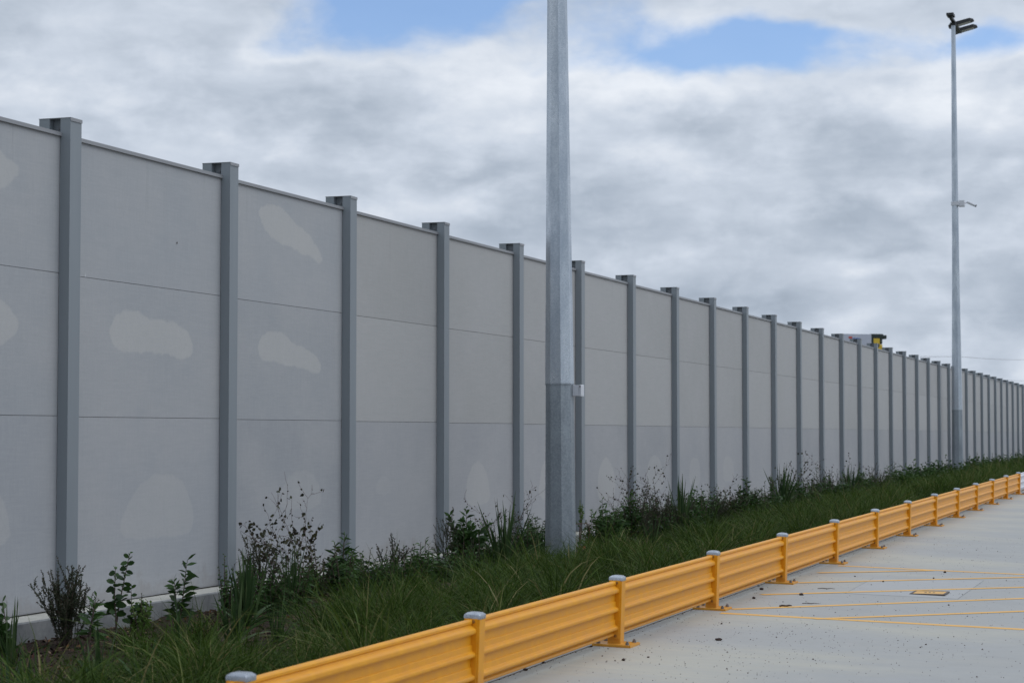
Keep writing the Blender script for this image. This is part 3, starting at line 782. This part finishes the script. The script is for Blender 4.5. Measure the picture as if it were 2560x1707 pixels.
def tussock(cx_, cy_, n, h, spread, w_, z):
    az_ = rng.uniform(0, 2*np.pi, n); lean = np.clip(np.abs(rng.normal(.1, .42, n))+.04, 0, 1.2)
    D = np.stack([np.cos(az_)*np.sin(lean), np.sin(az_)*np.sin(lean), np.cos(lean)], -1)
    P = np.stack([cx_+rng.normal(0, spread, n), cy_+rng.normal(0, spread, n), np.full(n, z-.02)], -1)
    L = h*rng.uniform(.65, 1.35, n)
    tint = np.clip(rng.beta(2.2, 3.2, n)+(rng.random(n) < .06)*.5, 0, 1)
    tint = np.clip(tint+rng.normal(0, .10), 0, 1)
    return P, D, L, np.full(n, w_)*rng.uniform(.7, 1.2, n), rng.uniform(.25, .95, n)*(.45+.75*lean), tint
def grass_field(name, label, x0, x1, dens, n, h, w_, prof):
    A = [[] for _ in range(6)]
    area = (x1-x0)*3.6; cnt = int(area*dens)
    for _ in range(cnt):
        x = rng.uniform(x0, x1); 
        # densest next to the rail, thinning towards the wall; bare mulch near the pole and at the left
        y = 4.62+(rng.random()**1.05)*3.3
        if x < 19:
            if y > 6.8+.3*math.sin(x*1.7) and rng.random() < .6: continue
        if x < 16.5 and y > 6.2 and rng.random() < .5: continue
        if 24.2 < x < 28.2 and 5.5 < y and rng.random() < .94: continue
        if (x-23.6)**2+(y-7.57)**2 < .05: continue
        if y > 7.75: continue
        hh = h*rng.uniform(.7, 1.2)*(1.0 if y < 6.3 else .85 if y < 7 else .62)
        hh *= rng.choice([.65, .9, 1.0, 1.2])
        if y < 4.9: hh *= .72
        for L_, v in zip(A, tussock(x, y, n, hh, .07, w_, bed_z(x, y))): L_.append(v)
    P, D, L, W, dr, ti = [np.concatenate(q) for q in A]
    side = unit(np.cross(D, np.array([0, 0, 1.0])+rng.normal(0, .25, D.shape)))
    ar = rng.uniform(.1, .6, len(P)); dr = .12+ar*rng.uniform(.5, 1.1, len(P))
    wide = rng.random(len(P)) < .07; W = np.where(wide, W*2.3, W); ti = np.where(wide, np.clip(ti+.22, 0, 1), ti)
    V, F, T = strips(P, D, L, W, dr, prof, ti, side, ar)
    V[:, 2] = np.maximum(V[:, 2], -.12)
    V[:, 1] = np.where(V[:, 1] < 4.36, 4.36+(V[:, 1]-4.36)*.15, V[:, 1])
    o = link(name, np_mesh(name, V, F, attrs={'tint': T}), mGrass)
    tag(o, label, 'grass', kind='stuff'); return o
grass_field('tussock_grass', 'dense dark green arching tussock grass filling the bed behind the yellow rail', 7.5, 19, 4.2, 190, .60, .0028, [(0, .7), (.2, 1), (.4, 1), (.6, .8), (.8, .55), (1, .05)])
grass_field('tussock_grass', 'dark green tussock grass around the foot of the near light pole', 19, 34, 4.6, 190, .60, .0030, [(0, .7), (.2, 1), (.4, 1), (.6, .8), (.8, .55), (1, .05)])
grass_field('tussock_grass', 'mid distance dark tussock grass between the yellow rail and the shrubs', 34, 62, 5, 110, .66, .0040, [(0, .8), (.4, 1), (.75, .6), (1, .05)])
grass_field('tussock_grass', 'far band of dark tussock grass narrowing towards the right edge', 62, 125, 5, 60, .72, .0065, [(0, .8), (.5, 1), (1, .05)])
# taller strappy weeds in the foreground
# mulch chips
nchip = 26000
X_ = np.concatenate([rng.uniform(9, 20, nchip//2), rng.uniform(20, 42, nchip-nchip//2)]); Y_ = rng.uniform(4.5, 8.85, nchip)
Z_ = np.array([bed_z(x, y) for x, y in zip(X_, Y_)])+rng.uniform(-.004, .016, nchip)
D_ = unit(np.stack([rng.normal(size=nchip), rng.normal(size=nchip), rng.normal(0, .3, nchip)], -1))
V, F, T = strips(np.stack([X_, Y_, Z_], -1), D_, rng.uniform(.015, .07, nchip), rng.uniform(.003, .011, nchip), np.zeros(nchip), [(0, .7), (.5, 1), (1, .6)], rng.random(nchip)**1.6)
mChip = leafmat('bark_mulch', [(.015, .010, .008), (.045, .026, .02), (.09, .055, .04), (.22, .16, .11)], .9, 0, .1)
o = link('bark_mulch', np_mesh('mulch', V, F, attrs={'tint': T}), mChip); tag(o, 'dark brown bark mulch covering the planting bed', 'mulch', kind='stuff')
nl = 900
X_ = rng.uniform(9, 30, nl); Y_ = rng.uniform(4.8, 8.8, nl); Z_ = np.array([bed_z(x, y) for x, y in zip(X_, Y_)])+.012
D_ = unit(np.stack([rng.normal(size=nl), rng.normal(size=nl), np.abs(rng.normal(0, .5, nl))], -1))
V, F, T = strips(np.stack([X_, Y_, Z_], -1), D_, rng.uniform(.03, .07, nl), rng.uniform(.006, .016, nl), np.full(nl, .3), LANCE, rng.random(nl))
mDry = leafmat('dry_leaves', [(.10, .035, .02), (.20, .09, .045), (.30, .2, .11)], .8, .2, .1)
o = link('dry_leaf_litter', np_mesh('litter', V, F, attrs={'tint': T}), mDry); tag(o, 'dry reddish brown leaves scattered over the bark mulch', 'leaf litter', kind='stuff')

def stem_path(p0, d, L, k=5, wob=.05, curve=(0, 0, 0)):
    pts = [np.array(p0, float)]; d = np.array(d, float); d /= np.linalg.norm(d)
    for i in range(k):
        d = d+rng.normal(0, wob, 3)+np.array(curve)/k; d /= np.linalg.norm(d); pts.append(pts[-1]+d*L/k)
    return pts
def interp(pts, t):
    f_ = t*(len(pts)-1); i = min(int(f_), len(pts)-2); return pts[i]+(pts[i+1]-pts[i])*(f_-i), unit(pts[i+1]-pts[i])
def finish(t, stems, leaves, lm_, sm_, stn=5):
    b = MB()
    for pts, r0, r1 in stems: b.tube(pts, list(np.linspace(r0, r1, len(pts))), stn, True, False)
    if stems: b.build('stem', sm_, t)
    if leaves:
        P, D, L, W, dr, ti, prof = leaves
        V, F, T = strips(np.array(P), unit(np.array(D)), np.array(L), np.array(W), np.array(dr), prof, np.array(ti))
        link('foliage', np_mesh('foliage', V, F, attrs={'tint': T}), lm_, t)
def plant(name, x, y, label, cat, group=None):
    t = empty(name, (x, y, bed_z(x, y)-.01)); tag(t, label, cat, group); return t
def leafy(x, y, h, label, name='leafy_shrub', nst=5, spread=.3, leafL=.09, leafW=.013, per=26, lm_=None, sm_=None, prof=LANCE, bare=.3, up=.55, cat='shrub', droop=.25, group=None):
    """upright stems with leaves in spirals"""
    leafL *= 1.3; leafW *= 1.35; nst = nst if nst < 4 else int(nst*2.0); per = int(per*1.15); spread *= 1.1 if nst > 4 else 1
    t = plant(name, x, y, label, cat, group); st = []; P, D, L, W, dr, ti = [], [], [], [], [], []
    for s_ in range(nst):
        a = rng.uniform(0, 6.28); ln = spread*(rng.uniform(.3, 1) if s_ else .1)
        hh = h*(1 if s_ == 0 else rng.uniform(.55, .95))/math.sqrt(1+ln*ln)*1.0
        pts = stem_path((rng.normal(0, .012), rng.normal(0, .012), 0), (math.cos(a)*ln, math.sin(a)*ln, 1), hh*.93, 6, .05, (0, 0, .2))
        st.append((pts, .006+.004*h, .002))
        for k in range(per):
            tt = bare+(1-bare)*(k/(per-1)); p_, d_ = interp(pts, tt)
            ph = k*2.4+a+rng.normal(0, .5); u = up+.5*max(0, (tt-.85)/.15)
            d2 = np.array([math.cos(ph), math.sin(ph), 0])*1.0+d_*(u+rng.normal(0, .2))+rng.normal(0, .25, 3)
            sz = (.75+.35*math.sin(math.pi*min(1, (tt-bare)/(1-bare)+.25)))*rng.uniform(.55, 1.25)
            if tt > .93: sz *= .75
            P.append(p_); D.append(d2); L.append(leafL*sz); W.append(leafW*sz); dr.append(droop*rng.uniform(.3, 1.5)); ti.append(np.clip(.2+.5*rng.random()+.3*(tt > .88), 0, 1))
    finish(t, st, (P, D, L, W, dr, ti, prof), lm_ or mDark, sm_ or mStem); return t
def twiggy(x, y, h, label, name='twiggy_shrub', nst=22, spread=.45, lm_=None, cat='shrub', dens=1.0, bare=.12, group=None, lw=.0036):
    t = plant(name, x, y, label, cat, group); st = []; P, D, L, W, dr, ti = [], [], [], [], [], []
    def leaves(pts, m, b0):
        for k in range(m):
            tt = rng.uniform(b0, 1); p_, d_ = interp(pts, tt)
            P.append(p_); D.append(rng.normal(0, .6, 3)+d_*.8); L.append(rng.uniform(.010, .02)); W.append(rng.uniform(.6, 1.3)*lw); dr.append(0); ti.append(rng.random()*.7+.3*(tt > .7))
    for s_ in range(nst):
        a = rng.uniform(0, 6.28); ln = spread*1.3*rng.random()**.6; L0 = h*rng.uniform(.55, 1.0)
        if s_ == 0: ln, L0 = .05, h
        pts = stem_path((rng.normal(0, .035), rng.normal(0, .035), 0), (math.cos(a)*ln, math.sin(a)*ln, 1), L0/math.sqrt(1+ln*ln), 6, .09, (0, 0, .12))
        st.append((pts, .004, .0012)); leaves(pts, int(130*dens), bare)
        for q in range(5):
            p_, d_ = interp(pts, rng.uniform(.35, .9))
            d2 = d_+rng.normal(0, .45, 3); d2[2] = abs(d2[2])+.3
            pp = stem_path(p_, d2, h*rng.uniform(.12, .28), 3, .08); st.append((pp, .0018, .0008)); leaves(pp, int(44*dens), .05)
    finish(t, st, (P, D, L, W, dr, ti, TINY), lm_ or mTwigL, mStem, 3); return t
def wiry(x, y, h, label, name='wiry_shrub', nst=7, spread=.55, leaf=.02, per=14, cat='shrub', arch=0.0, group=None, ratio=.8):
    t = plant(name, x, y, label, cat, group); st = []; P, D, L, W, dr, ti = [], [], [], [], [], []
    def zig(p0, d0, L0, k, lev):
        d = np.array(d0, float); d /= np.linalg.norm(d); pts = [np.array(p0, float)]; sg = 1
        pr = unit(np.cross(d, rng.normal(size=3)))
        for i in range(k):
            d = unit(d+pr*.42*sg+rng.normal(0, .10, 3)+np.array([d[0]*arch*.25, d[1]*arch*.25, -arch*.12*i+.05])); sg = -sg if rng.random() < .8 else sg
            pts.append(pts[-1]+d*L0/k)
            nlf = 1 if rng.random() < .62 else 0
            for _ in range(nlf):
                P.append(pts[-1]+rng.normal(0, .004, 3)); q = rng.normal(0, 1, 3); q[2] -= .5; D.append(q)
                s_ = 1.3*leaf*rng.uniform(.4, 1.25); L.append(s_); W.append(s_*.42); dr.append(.1); ti.append(rng.random())
        st.append((pts, .0036 if lev == 0 else .0018, .0012))
        if lev < 2:
            for i in range(2, k):
                if rng.random() < (.5 if lev == 0 else .22):
                    dd = unit(pts[i]-pts[i-1]); s_ = unit(np.cross(dd, rng.normal(size=3)))
                    zig(pts[i], dd*.6+s_*.8+np.array([0, 0, .15]), L0*rng.uniform(.25, .55), max(3, int(k*.5)), lev+1)
    for s_ in range(nst):
        a = rng.uniform(0, 6.28); ln = spread*rng.uniform(.25, 1.2) if s_ else .12
        zig((rng.normal(0, .02), rng.normal(0, .02), 0), (math.cos(a)*ln, math.sin(a)*ln, 1), h*(1.05 if s_ == 0 else rng.uniform(.5, .9)), per, 0)
    finish(t, st, (P, D, L, W, dr, ti, HEART), mWireL, mStemR, 3); return t
def strap(x, y, h, label, name='strap_leaf_plant', n_=34, spread=.35, w_=.011, cat='flax plant', lm_=None, group=None, splay=.12):
    t = plant(name, x, y, label, cat, group)
    az_ = rng.uniform(0, 6.28, n_); lean = np.abs(rng.normal(0, spread, n_)); k = rng.random(n_) < splay; lean = np.where(k, rng.uniform(.6, 1.1, n_), lean)
    D = np.stack([np.cos(az_)*np.sin(lean), np.sin(az_)*np.sin(lean), np.cos(lean)], -1)
    P = np.stack([rng.normal(0, .025, n_), rng.normal(0, .025, n_), np.zeros(n_)], -1)
    L = h*rng.uniform(.6, 1.08, n_); V, F, T = strips(P, D, L, np.full(n_, w_)*rng.uniform(.7, 1.15, n_), np.where(lean > .5, .35, .04), BLADE, rng.random(n_))
    link('foliage', np_mesh('foliage', V, F, attrs={'tint': T}), lm_ or mStrap, t); return t
def Xat(px, y):            # where a view direction meets the planting row at depth y
    t_ = math.tan(YAW-math.atan((px-1176)/4573)); return y/t_

# foreground left group
leafy(Xat(12, 8.15), 8.15, .50, 'dark leafy seedling at the left edge in front of the footing', 'seedling', 4, .3, .075, .02, 12, mDark, prof=OVAL)
strap(Xat(30, 7.9), 7.9, .50, 'spiky strap leaf clump at the far left edge of the bed', n_=26, spread=.45, w_=.009)
twiggy(Xat(160, 8.45), 8.45, .66, 'fine twiggy grey green shrub in front of the nearest whole wall post', nst=40, spread=.34)
leafy(Xat(208, 8.2), 8.2, .44, 'bright green narrow leaved seedling beside the grey green twiggy shrub', 'seedling', 3, .25, .1, .012, 14, mMid)
leafy(Xat(275, 8.5), 8.5, .76, 'tall seedling with dark oval leaves against the first full wall bay', 'seedling', 2, .3, .072, .021, 24, mDark, prof=OVAL, bare=.3, up=.5)
leafy(Xat(303, 8.42), 8.42, .44, 'short side seedling with pointed oval leaves beside the tall oval leaved one', 'seedling', 3, .4, .07, .02, 9, mDark, prof=OVAL)
leafy(Xat(328, 8.3), 8.3, .40, 'small yellowish green shrub low against the footing', 'seedling', 5, .4, .036, .011, 16, mLight, prof=OVAL)
leafy(Xat(412, 8.4), 8.4, .65, 'upright seedling with long pointed dark leaves in the middle of the first bay', 'seedling', 2, .12, .12, .017, 30, mDark, bare=.15, up=.45, droop=.3)
leafy(Xat(520, 8.35), 8.35, .62, 'open branched shrub with small pale green tips by the second wall post', 'shrub', 7, .5, .032, .009, 24, mMid, prof=OVAL, bare=.2, up=.5)
strap(Xat(568, 7.8), 7.8, .68, 'upright flax clump standing by the second wall post', n_=54, spread=.16, w_=.013, splay=.25)
strap(Xat(545, 7.1), 7.1, .52, 'splayed bright strap leaf clump in front of the upright flax clump', n_=30, spread=.5, w_=.012, lm_=mStrap)
twiggy(Xat(590, 8.4), 8.4, .72, 'purplish upright twiggy shrub just right of the second wall post', nst=16, spread=.25, dens=1.1)
wiry(Xat(690, 8.4), 8.4, 1.22, 'tallest wiry shrub with zigzag stems and heart shaped leaves in the second bay', nst=9, spread=.62, leaf=.03, per=17)
strap(Xat(672, 8.0), 8.0, .72, 'dark upright rush clump at the foot of the tall wiry shrub', n_=50, spread=.15, w_=.006, splay=.2)
leafy(Xat(735, 8.3), 8.3, .40, 'small brownish green bush between the wiry shrub and the third post', 'shrub', 9, .6, .03, .009, 16, mTwigL, prof=OVAL)
leafy(Xat(788, 8.25), 8.25, .70, 'bushy long leaved shrub in front of the third wall post', 'shrub', 8, .4, .12, .012, 24, mDark, bare=.2)
wiry(Xat(880, 8.35), 8.35, .66, 'arching wiry shrub with reddish stems in the third bay', nst=9, spread=.7, leaf=.024, per=15, arch=.35)
leafy(Xat(905, 8.1), 8.1, .48, 'small bright leafed bush in front of the arching wiry shrub', 'shrub', 6, .4, .04, .011, 20, mMid, prof=OVAL)
leafy(Xat(962, 8.1), 8.1, .52, 'thin shrub with drooping narrow leaves left of the fourth post', 'shrub', 5, .5, .11, .008, 18, mMid, droop=.5)
twiggy(Xat(1022, 8.5), 8.5, .80, 'thin upright twiggy shrub against the fourth wall post', nst=9, spread=.16, dens=.8)
leafy(Xat(1072, 8.4), 8.4, .82, 'dense dark shrub with broad pointed leaves in the fourth bay', 'shrub', 9, .42, .12, .019, 20, mDark, bare=.3, up=.8)
twiggy(Xat(1080, 8.2), 8.2, .45, 'low brown twiggy shrub under the broad pointed leaves', nst=16, spread=.8, dens=.8)
strap(Xat(1157, 7.85), 7.85, .98, 'tall stiff flax clump between the fourth post and the near light pole', n_=46, spread=.2, w_=.016, splay=.3)
wiry(Xat(1150, 8.5), 8.5, .84, 'wiry shrub behind the tall stiff flax clump', nst=7, spread=.6, leaf=.018, per=15)
wiry(Xat(1200, 8.5), 8.5, .95, 'wiry shrub in front of the fifth wall post beside the near light pole', nst=5, spread=.4, leaf=.02, per=15)
leafy(Xat(1215, 8.25), 8.25, .80, 'narrow leaved dark bush touching the left side of the near light pole', 'shrub', 9, .5, .10, .009, 24, mDark, droop=.5)
strap(Xat(1240, 7.9), 7.9, .55, 'arching sedge clump at the left foot of the near light pole', n_=40, spread=.5, w_=.006)
leafy(Xat(1331, 8.45), 8.45, .78, 'thin green topped plant with bare reddish stems right of the near light pole', 'seedling', 3, .06, .03, .008, 26, mLight, sm_=mStemR, bare=.72, up=.9)
leafy(Xat(1395, 8.1), 8.1, .82, 'bushy long leaved shrub right of the near light pole', 'shrub', 10, .45, .11, .014, 24, mMid, bare=.15)
leafy(Xat(1425, 8.0), 8.0, .50, 'light green low bush between two dark leafy shrubs', 'shrub', 7, .5, .035, .010, 18, mLight, prof=OVAL)
leafy(Xat(1452, 8.2), 8.2, .88, 'darker long leaved shrub in front of the seventh wall post', 'shrub', 7, .4, .11, .015, 20, mDark, bare=.2)
wiry(Xat(1478, 8.5), 8.5, 1.22, 'tall open wiry shrub rising in front of the seventh wall post', nst=9, spread=.5, leaf=.024, per=18)
wiry(Xat(1428, 8.5), 8.5, .86, 'leaning wiry shrub above the long leaved bush', nst=5, spread=.5, leaf=.02, per=14)
twiggy(Xat(1505, 8.2), 8.2, .78, 'dense dark brown twiggy shrub in the seventh bay', nst=34, spread=.5, dens=.8)
twiggy(Xat(1535, 8.1), 8.1, .70, 'rounded dark twiggy shrub beside the flax clump in the seventh bay', nst=34, spread=.6, dens=.8)
strap(Xat(1566, 7.9), 7.9, 1.0, 'tall flax clump near the eighth wall post', n_=50, spread=.32, w_=.018, splay=.2)
strap(Xat(235, 6.5), 6.5, .52, 'broad bladed green clump in the foreground below the oval leaved seedling', n_=18, spread=.45, w_=.014)
strap(Xat(415, 6.9), 6.9, .50, 'broad bladed green clump in the foreground below the pointed leaved seedling', n_=16, spread=.6, w_=.013)
strap(Xat(90, 6.6), 6.6, .46, 'dark broad bladed clump near the lower left corner', n_=16, spread=.6, w_=.014)
strap(Xat(20, 6.2), 6.2, .5, 'yellowish broad bladed clump at the very lower left corner', n_=14, spread=.5, w_=.014)
strap(Xat(330, 6.3), 6.3, .44, 'low splayed green clump between the two foreground broad bladed clumps', n_=16, spread=.7, w_=.010)
strap(Xat(640, 7.0), 7.0, .5, 'splayed sedge clump below the tall wiry shrub', n_=26, spread=.6, w_=.008)
strap(Xat(860, 7.3), 7.3, .45, 'splayed sedge clump below the arching wiry shrub', n_=24, spread=.6, w_=.008)
strap(Xat(1060, 7.4), 7.4, .55, 'yellowish strap leaf clump in front of the broad pointed leaved shrub', n_=20, spread=.5, w_=.011)
strap(Xat(1500, 7.4), 7.4, .6, 'bright strap leaf clump below the dark brown twiggy shrub', n_=30, spread=.5, w_=.012)
leafy(Xat(1345, 7.9), 7.9, .42, 'small leafy shrub low on the mulch just right of the wire hoop', 'shrub', 4, .6, .06, .010, 12, mMid, bare=.1)
leafy(Xat(1120, 8.3), 8.3, .50, 'leafy dark shrub behind the tall stiff flax clump', 'shrub', 9, .6, .07, .010, 18, mDark, bare=.1)
leafy(Xat(1185, 8.3), 8.3, .50, 'low dense shrub under the fifth wall post', 'shrub', 10, .6, .07, .010, 18, mTwigL, bare=.1)
leafy(Xat(1530, 7.9), 7.9, .55, 'low mixed shrub in front of the rounded dark twiggy shrub', 'shrub', 9, .6, .07, .012, 18, mDark, bare=.1)
far = [  # px, Y, height, kind
 (1580, 8.0, .70, 'D', 'low dark leafy shrub at the foot of the tall flax clump'),
 (1648, 8.0, .66, 'T', 'low dark twiggy shrub in front of the ninth wall post'),
 (1702, 8.0, .66, 'D', 'low dark leafy shrub in the ninth bay'),
 (1775, 8.0, .7, 'D', 'low dark leafy shrub in front of the flax clump by the tenth post'),
 (1835, 8.0, .75, 'D', 'dark leafy shrub in front of the twelfth wall post'),
 (1862, 8.0, .75, 'T', 'brown twiggy shrub right of the twelfth wall post'),
 (1912, 8.0, .75, 'D', 'dark leafy shrub right of the thirteenth wall post'),
 (1936, 8.0, .8, 'L', 'leafy shrub right of the flax clump by the thirteenth post'),
 (1985, 8.0, .8, 'D', 'dark leafy shrub left of the yellowish green bush'),
 (2012, 8.0, .8, 'T', 'brown twiggy shrub right of the yellowish green bush'),
 (2034, 8.0, .8, 'D', 'dark rounded shrub short of the seventeenth wall post'),
 (1600, 8.3, .80, 'L', 'long leaved shrub just right of the tall flax clump'),
 (1632, 8.2, .74, 'D', 'dark rounded leafy shrub left of the ninth wall post'),
 (1662, 8.3, .78, 'W', 'brownish wiry shrub by the ninth wall post'),
 (1690, 8.1, .70, 'T', 'low brown twiggy shrub in the ninth bay'),
 (1716, 8.3, .92, 'L', 'taller long leaved shrub left of the tenth wall post'),
 (1742, 8.2, .62, 'T', 'low grey twiggy shrub under the tenth wall post'),
 (1760, 8.3, .92, 'S', 'flax clump just right of the tenth wall post'),
 (1788, 8.3, .80, 'W', 'wiry shrub in front of the eleventh wall post'),
 (1806, 8.4, 1.25, 'W', 'tall thin wiry shrub right of the eleventh wall post'),
 (1822, 8.2, 1.0, 'L', 'tall leafy shrub left of the twelfth wall post'),
 (1848, 8.1, .60, 'G', 'light green low bush at the foot of the twelfth post'),
 (1878, 8.3, .95, 'D', 'dark dense shrub left of the thirteenth wall post'),
 (1900, 8.4, 1.15, 'W', 'tall wiry shrub by the thirteenth wall post'),
 (1922, 8.3, .90, 'S', 'flax clump right of the thirteenth wall post'),
 (1948, 8.2, .80, 'T', 'twiggy shrub by the fourteenth wall post'),
 (1972, 8.3, .85, 'L', 'leafy shrub just past the fourteenth wall post'),
 (1998, 8.2, .80, 'G', 'yellowish green bush short of the sixteenth wall post'),
 (2022, 8.3, .95, 'W', 'thin wiry shrub by the sixteenth wall post'),
 (2046, 8.2, .95, 'L', 'dark leafy shrub short of the seventeenth wall post'),
]
for px, y, h, k, lab in far:
    x = Xat(px, y)
    if k == 'L': leafy(x, y, h, lab, 'shrub', 9, .45, .12, .016, 20, mDark, bare=.1)
    if k == 'D': leafy(x, y, h, lab, 'shrub', 16, .75, .075, .020, 18, mDark, prof=OVAL, bare=.1)
    if k == 'G': leafy(x, y, h, lab, 'shrub', 12, .55, .05, .014, 18, mLight, prof=OVAL, bare=.1)
    if k == 'W': wiry(x, y, h, lab, nst=8, spread=.6, leaf=.03, per=14)
    if k == 'T': twiggy(x, y, h, lab, nst=26, spread=.7, dens=.7, lw=.004)
    if k == 'S': strap(x, y-.3, h*1.15, lab, n_=46, spread=.35, w_=.022)
i = 0
for px in list(range(2060, 2180, 8))+list(range(2212, 2360, 7)):
    y = 8.2+.25*rng.random(); x = Xat(px, y)*(1+rng.normal(0, .004)); i += 1
    h = rng.uniform(.75, 1.05)
    leafy(x, y, h, 'dark distant shrub in the row at the foot of the wall, far right', 'shrub', 12, .9, .13, .032, 14, mDark if i % 4 else mMid, prof=OVAL, bare=.05, group='far shrubs along the foot of the wall')
# low fill-in shrubs between the taller plants
for px in list(range(560, 1250, 26))+list(range(1372, 2056, 17)):
    px += rng.uniform(-8, 8); y = 8.0+.55*rng.random(); x = Xat(px, y); q = rng.integers(0, 6) if rng.random() < .6 else rng.choice([0, 2, 4])
    h = rng.uniform(.38, .62)*(1.0 if px < 1250 else 1.45)
    lab = 'low bushy shrub filling the gap between taller plants along the foot of the wall'; g_ = 'low shrubs filling in along the foot of the wall'
    if q in (0, 1): leafy(x, y, h, lab, 'shrub', 7, .6, .06, .010, 18, mDark, bare=.08, group=g_)
    elif q == 2: leafy(x, y, h, lab, 'shrub', 9, .6, .035, .011, 20, mMid, prof=OVAL, bare=.08, group=g_)
    elif q == 3: leafy(x, y, h, lab, 'shrub', 9, .6, .04, .008, 20, mTwigL, bare=.08, group=g_)
    elif q == 4: leafy(x, y, h, lab, 'shrub', 8, .5, .09, .009, 18, mMid, bare=.08, droop=.5, group=g_)
    else: twiggy(x, y, h*1.15, lab, nst=18, spread=.7, dens=.8, group=g_)
# bent wire hoop marker with a small red tag
t = empty('wire_hoop', (Xat(1312, 8.0), 8.0, bed_z(25.6, 8.0))); tag(t, 'bent rusty wire hoop with a small red tag right of the near light pole', 'wire marker')
b = MB(); b.tube([(0, .0, 0), (0, 0, .46), (.02, -.02, .49), (.12, -.17, .50), (.13, -.2, .49), (.14, -.21, .40), (.16, -.16, .1), (.16, -.15, 0)], .0045, 6); b.build('wire', mRust, t)
b = MB(); b.box(.10, .104, -.17, -.13, .16, .20); b.build('tag', mRed, t)

# ---------------------------------------------------------------- beyond the wall
# mound carrying a parked truck
CX, CY = 331.0, 52.6
def mz(x, y):
    u = ((x-CX)*.6-(y-CY)*.8+4)/8.5; v = ((x-CX)*.8+(y-CY)*.6)/14
    return -1.3+14.9*math.exp(-max(0, abs(u)-.75)**2*6-v*v)
V, F = grid(list(np.linspace(CX-40, CX+40, 60)), list(np.linspace(CY-36, CY+40, 60)), mz)
o = link('hills', np_mesh('mound', V, F, smooth=True), mField); tag(o, kind='structure')
t = empty('truck', (CX, CY, 13.55), math.atan2(-.8, .6)); tag(t, 'white box truck with yellow and black front showing over the top of the wall', 'truck')
# local +x = forward (to the right in view); local -y faces the camera
b = MB(); b.box(-6.0, 0, -1.2, 1.2, 1.0, 3.85, .04); body = b.build('box_body', mTruckW, t)
b = MB(); b.box(-4.2, -3.55, -1.235, -1.205, 3.1, 3.42); b.build('red_emblem', mRed, body)
b = MB()
for k in range(4): b.box(-3.5+k*.36, -3.25+k*.36, -1.235, -1.205, 2.95, 3.2)
b.build('blue_lettering', mBlueM, body)
b = MB(); b.box(-.02, .35, -1.22, 1.22, .9, 3.9, .03); b.box(.3, 2.2, -1.22, 1.22, 3.15, 3.92, .10); b.box(1.56, 2.0, -1.21, 1.21, 2.4, 3.2, .05); b.box(2.15, 2.95, -1.0, 1.0, 3.1, 3.75, .14); b.build('wind_deflector', mTruckG, t)
b = MB(); b.box(.36, 1.55, -1.2, 1.2, .8, 3.2, .12); b.box(1.55, 2.1, -1.1, 1.1, .8, 2.2, .15); cabo = b.build('cab', mTruckY, t)
b = MB(); b.box(2.0, 2.06, -1.0, 1.0, 2.25, 3.1, .02); b.box(.8, 1.4, -1.23, -1.205, 1.7, 2.3, .01); b.build('window', mGlass, cabo)
for (x, y) in [(-4.6, -1), (-4.6, 1), (1.2, -1), (1.2, 1)]:
    b = MB(); b.tube([(x, y-.14, .5), (x, y+.14, .5)], .5, 20); b.build('wheel', mTyre, t)
b = MB(); b.box(-6, 1.8, -.5, .5, .6, 1.0); b.build('chassis', mIron, t)
# roof rack frame seen left of the truck
t2 = empty('roof_rack', (CX-6.0, CY+8.0, 13.55), math.atan2(-.8, .6)); tag(t2, 'small pale frame with dark uprights showing left of the white truck', 'frame')
b = MB(); b.box(-2.4, -.9, -.6, .6, .4, 3.5, .05); b.build('box', mPale, t2)
b = MB()
for x in (-2.6, -1.9, -.9, .1): b.box(x, x+.16, -.6, .6, 3.55, 4.35)
b.box(-2.6, .26, -.6, .6, 4.1, 4.2); b.build('rail', mTruckG, t2)
# overhead cables far away
for k, (za, zb, lab) in enumerate([(7.95, 10.2, 'upper thin overhead cable crossing the sky right of the far light pole'), (6.35, 7.7, 'lower thin overhead cable just above the far end of the wall')]):
    b = MB(); pts = [(176+s_*13, 20, za+(zb-za)*s_/5-.35*math.sin(math.pi*s_/9)) for s_ in range(10)]
    b.tube([(150, 20, za-.9)]+pts, .013, 5); o = b.build('power_cable', mIron); tag(o, lab, 'power cable')
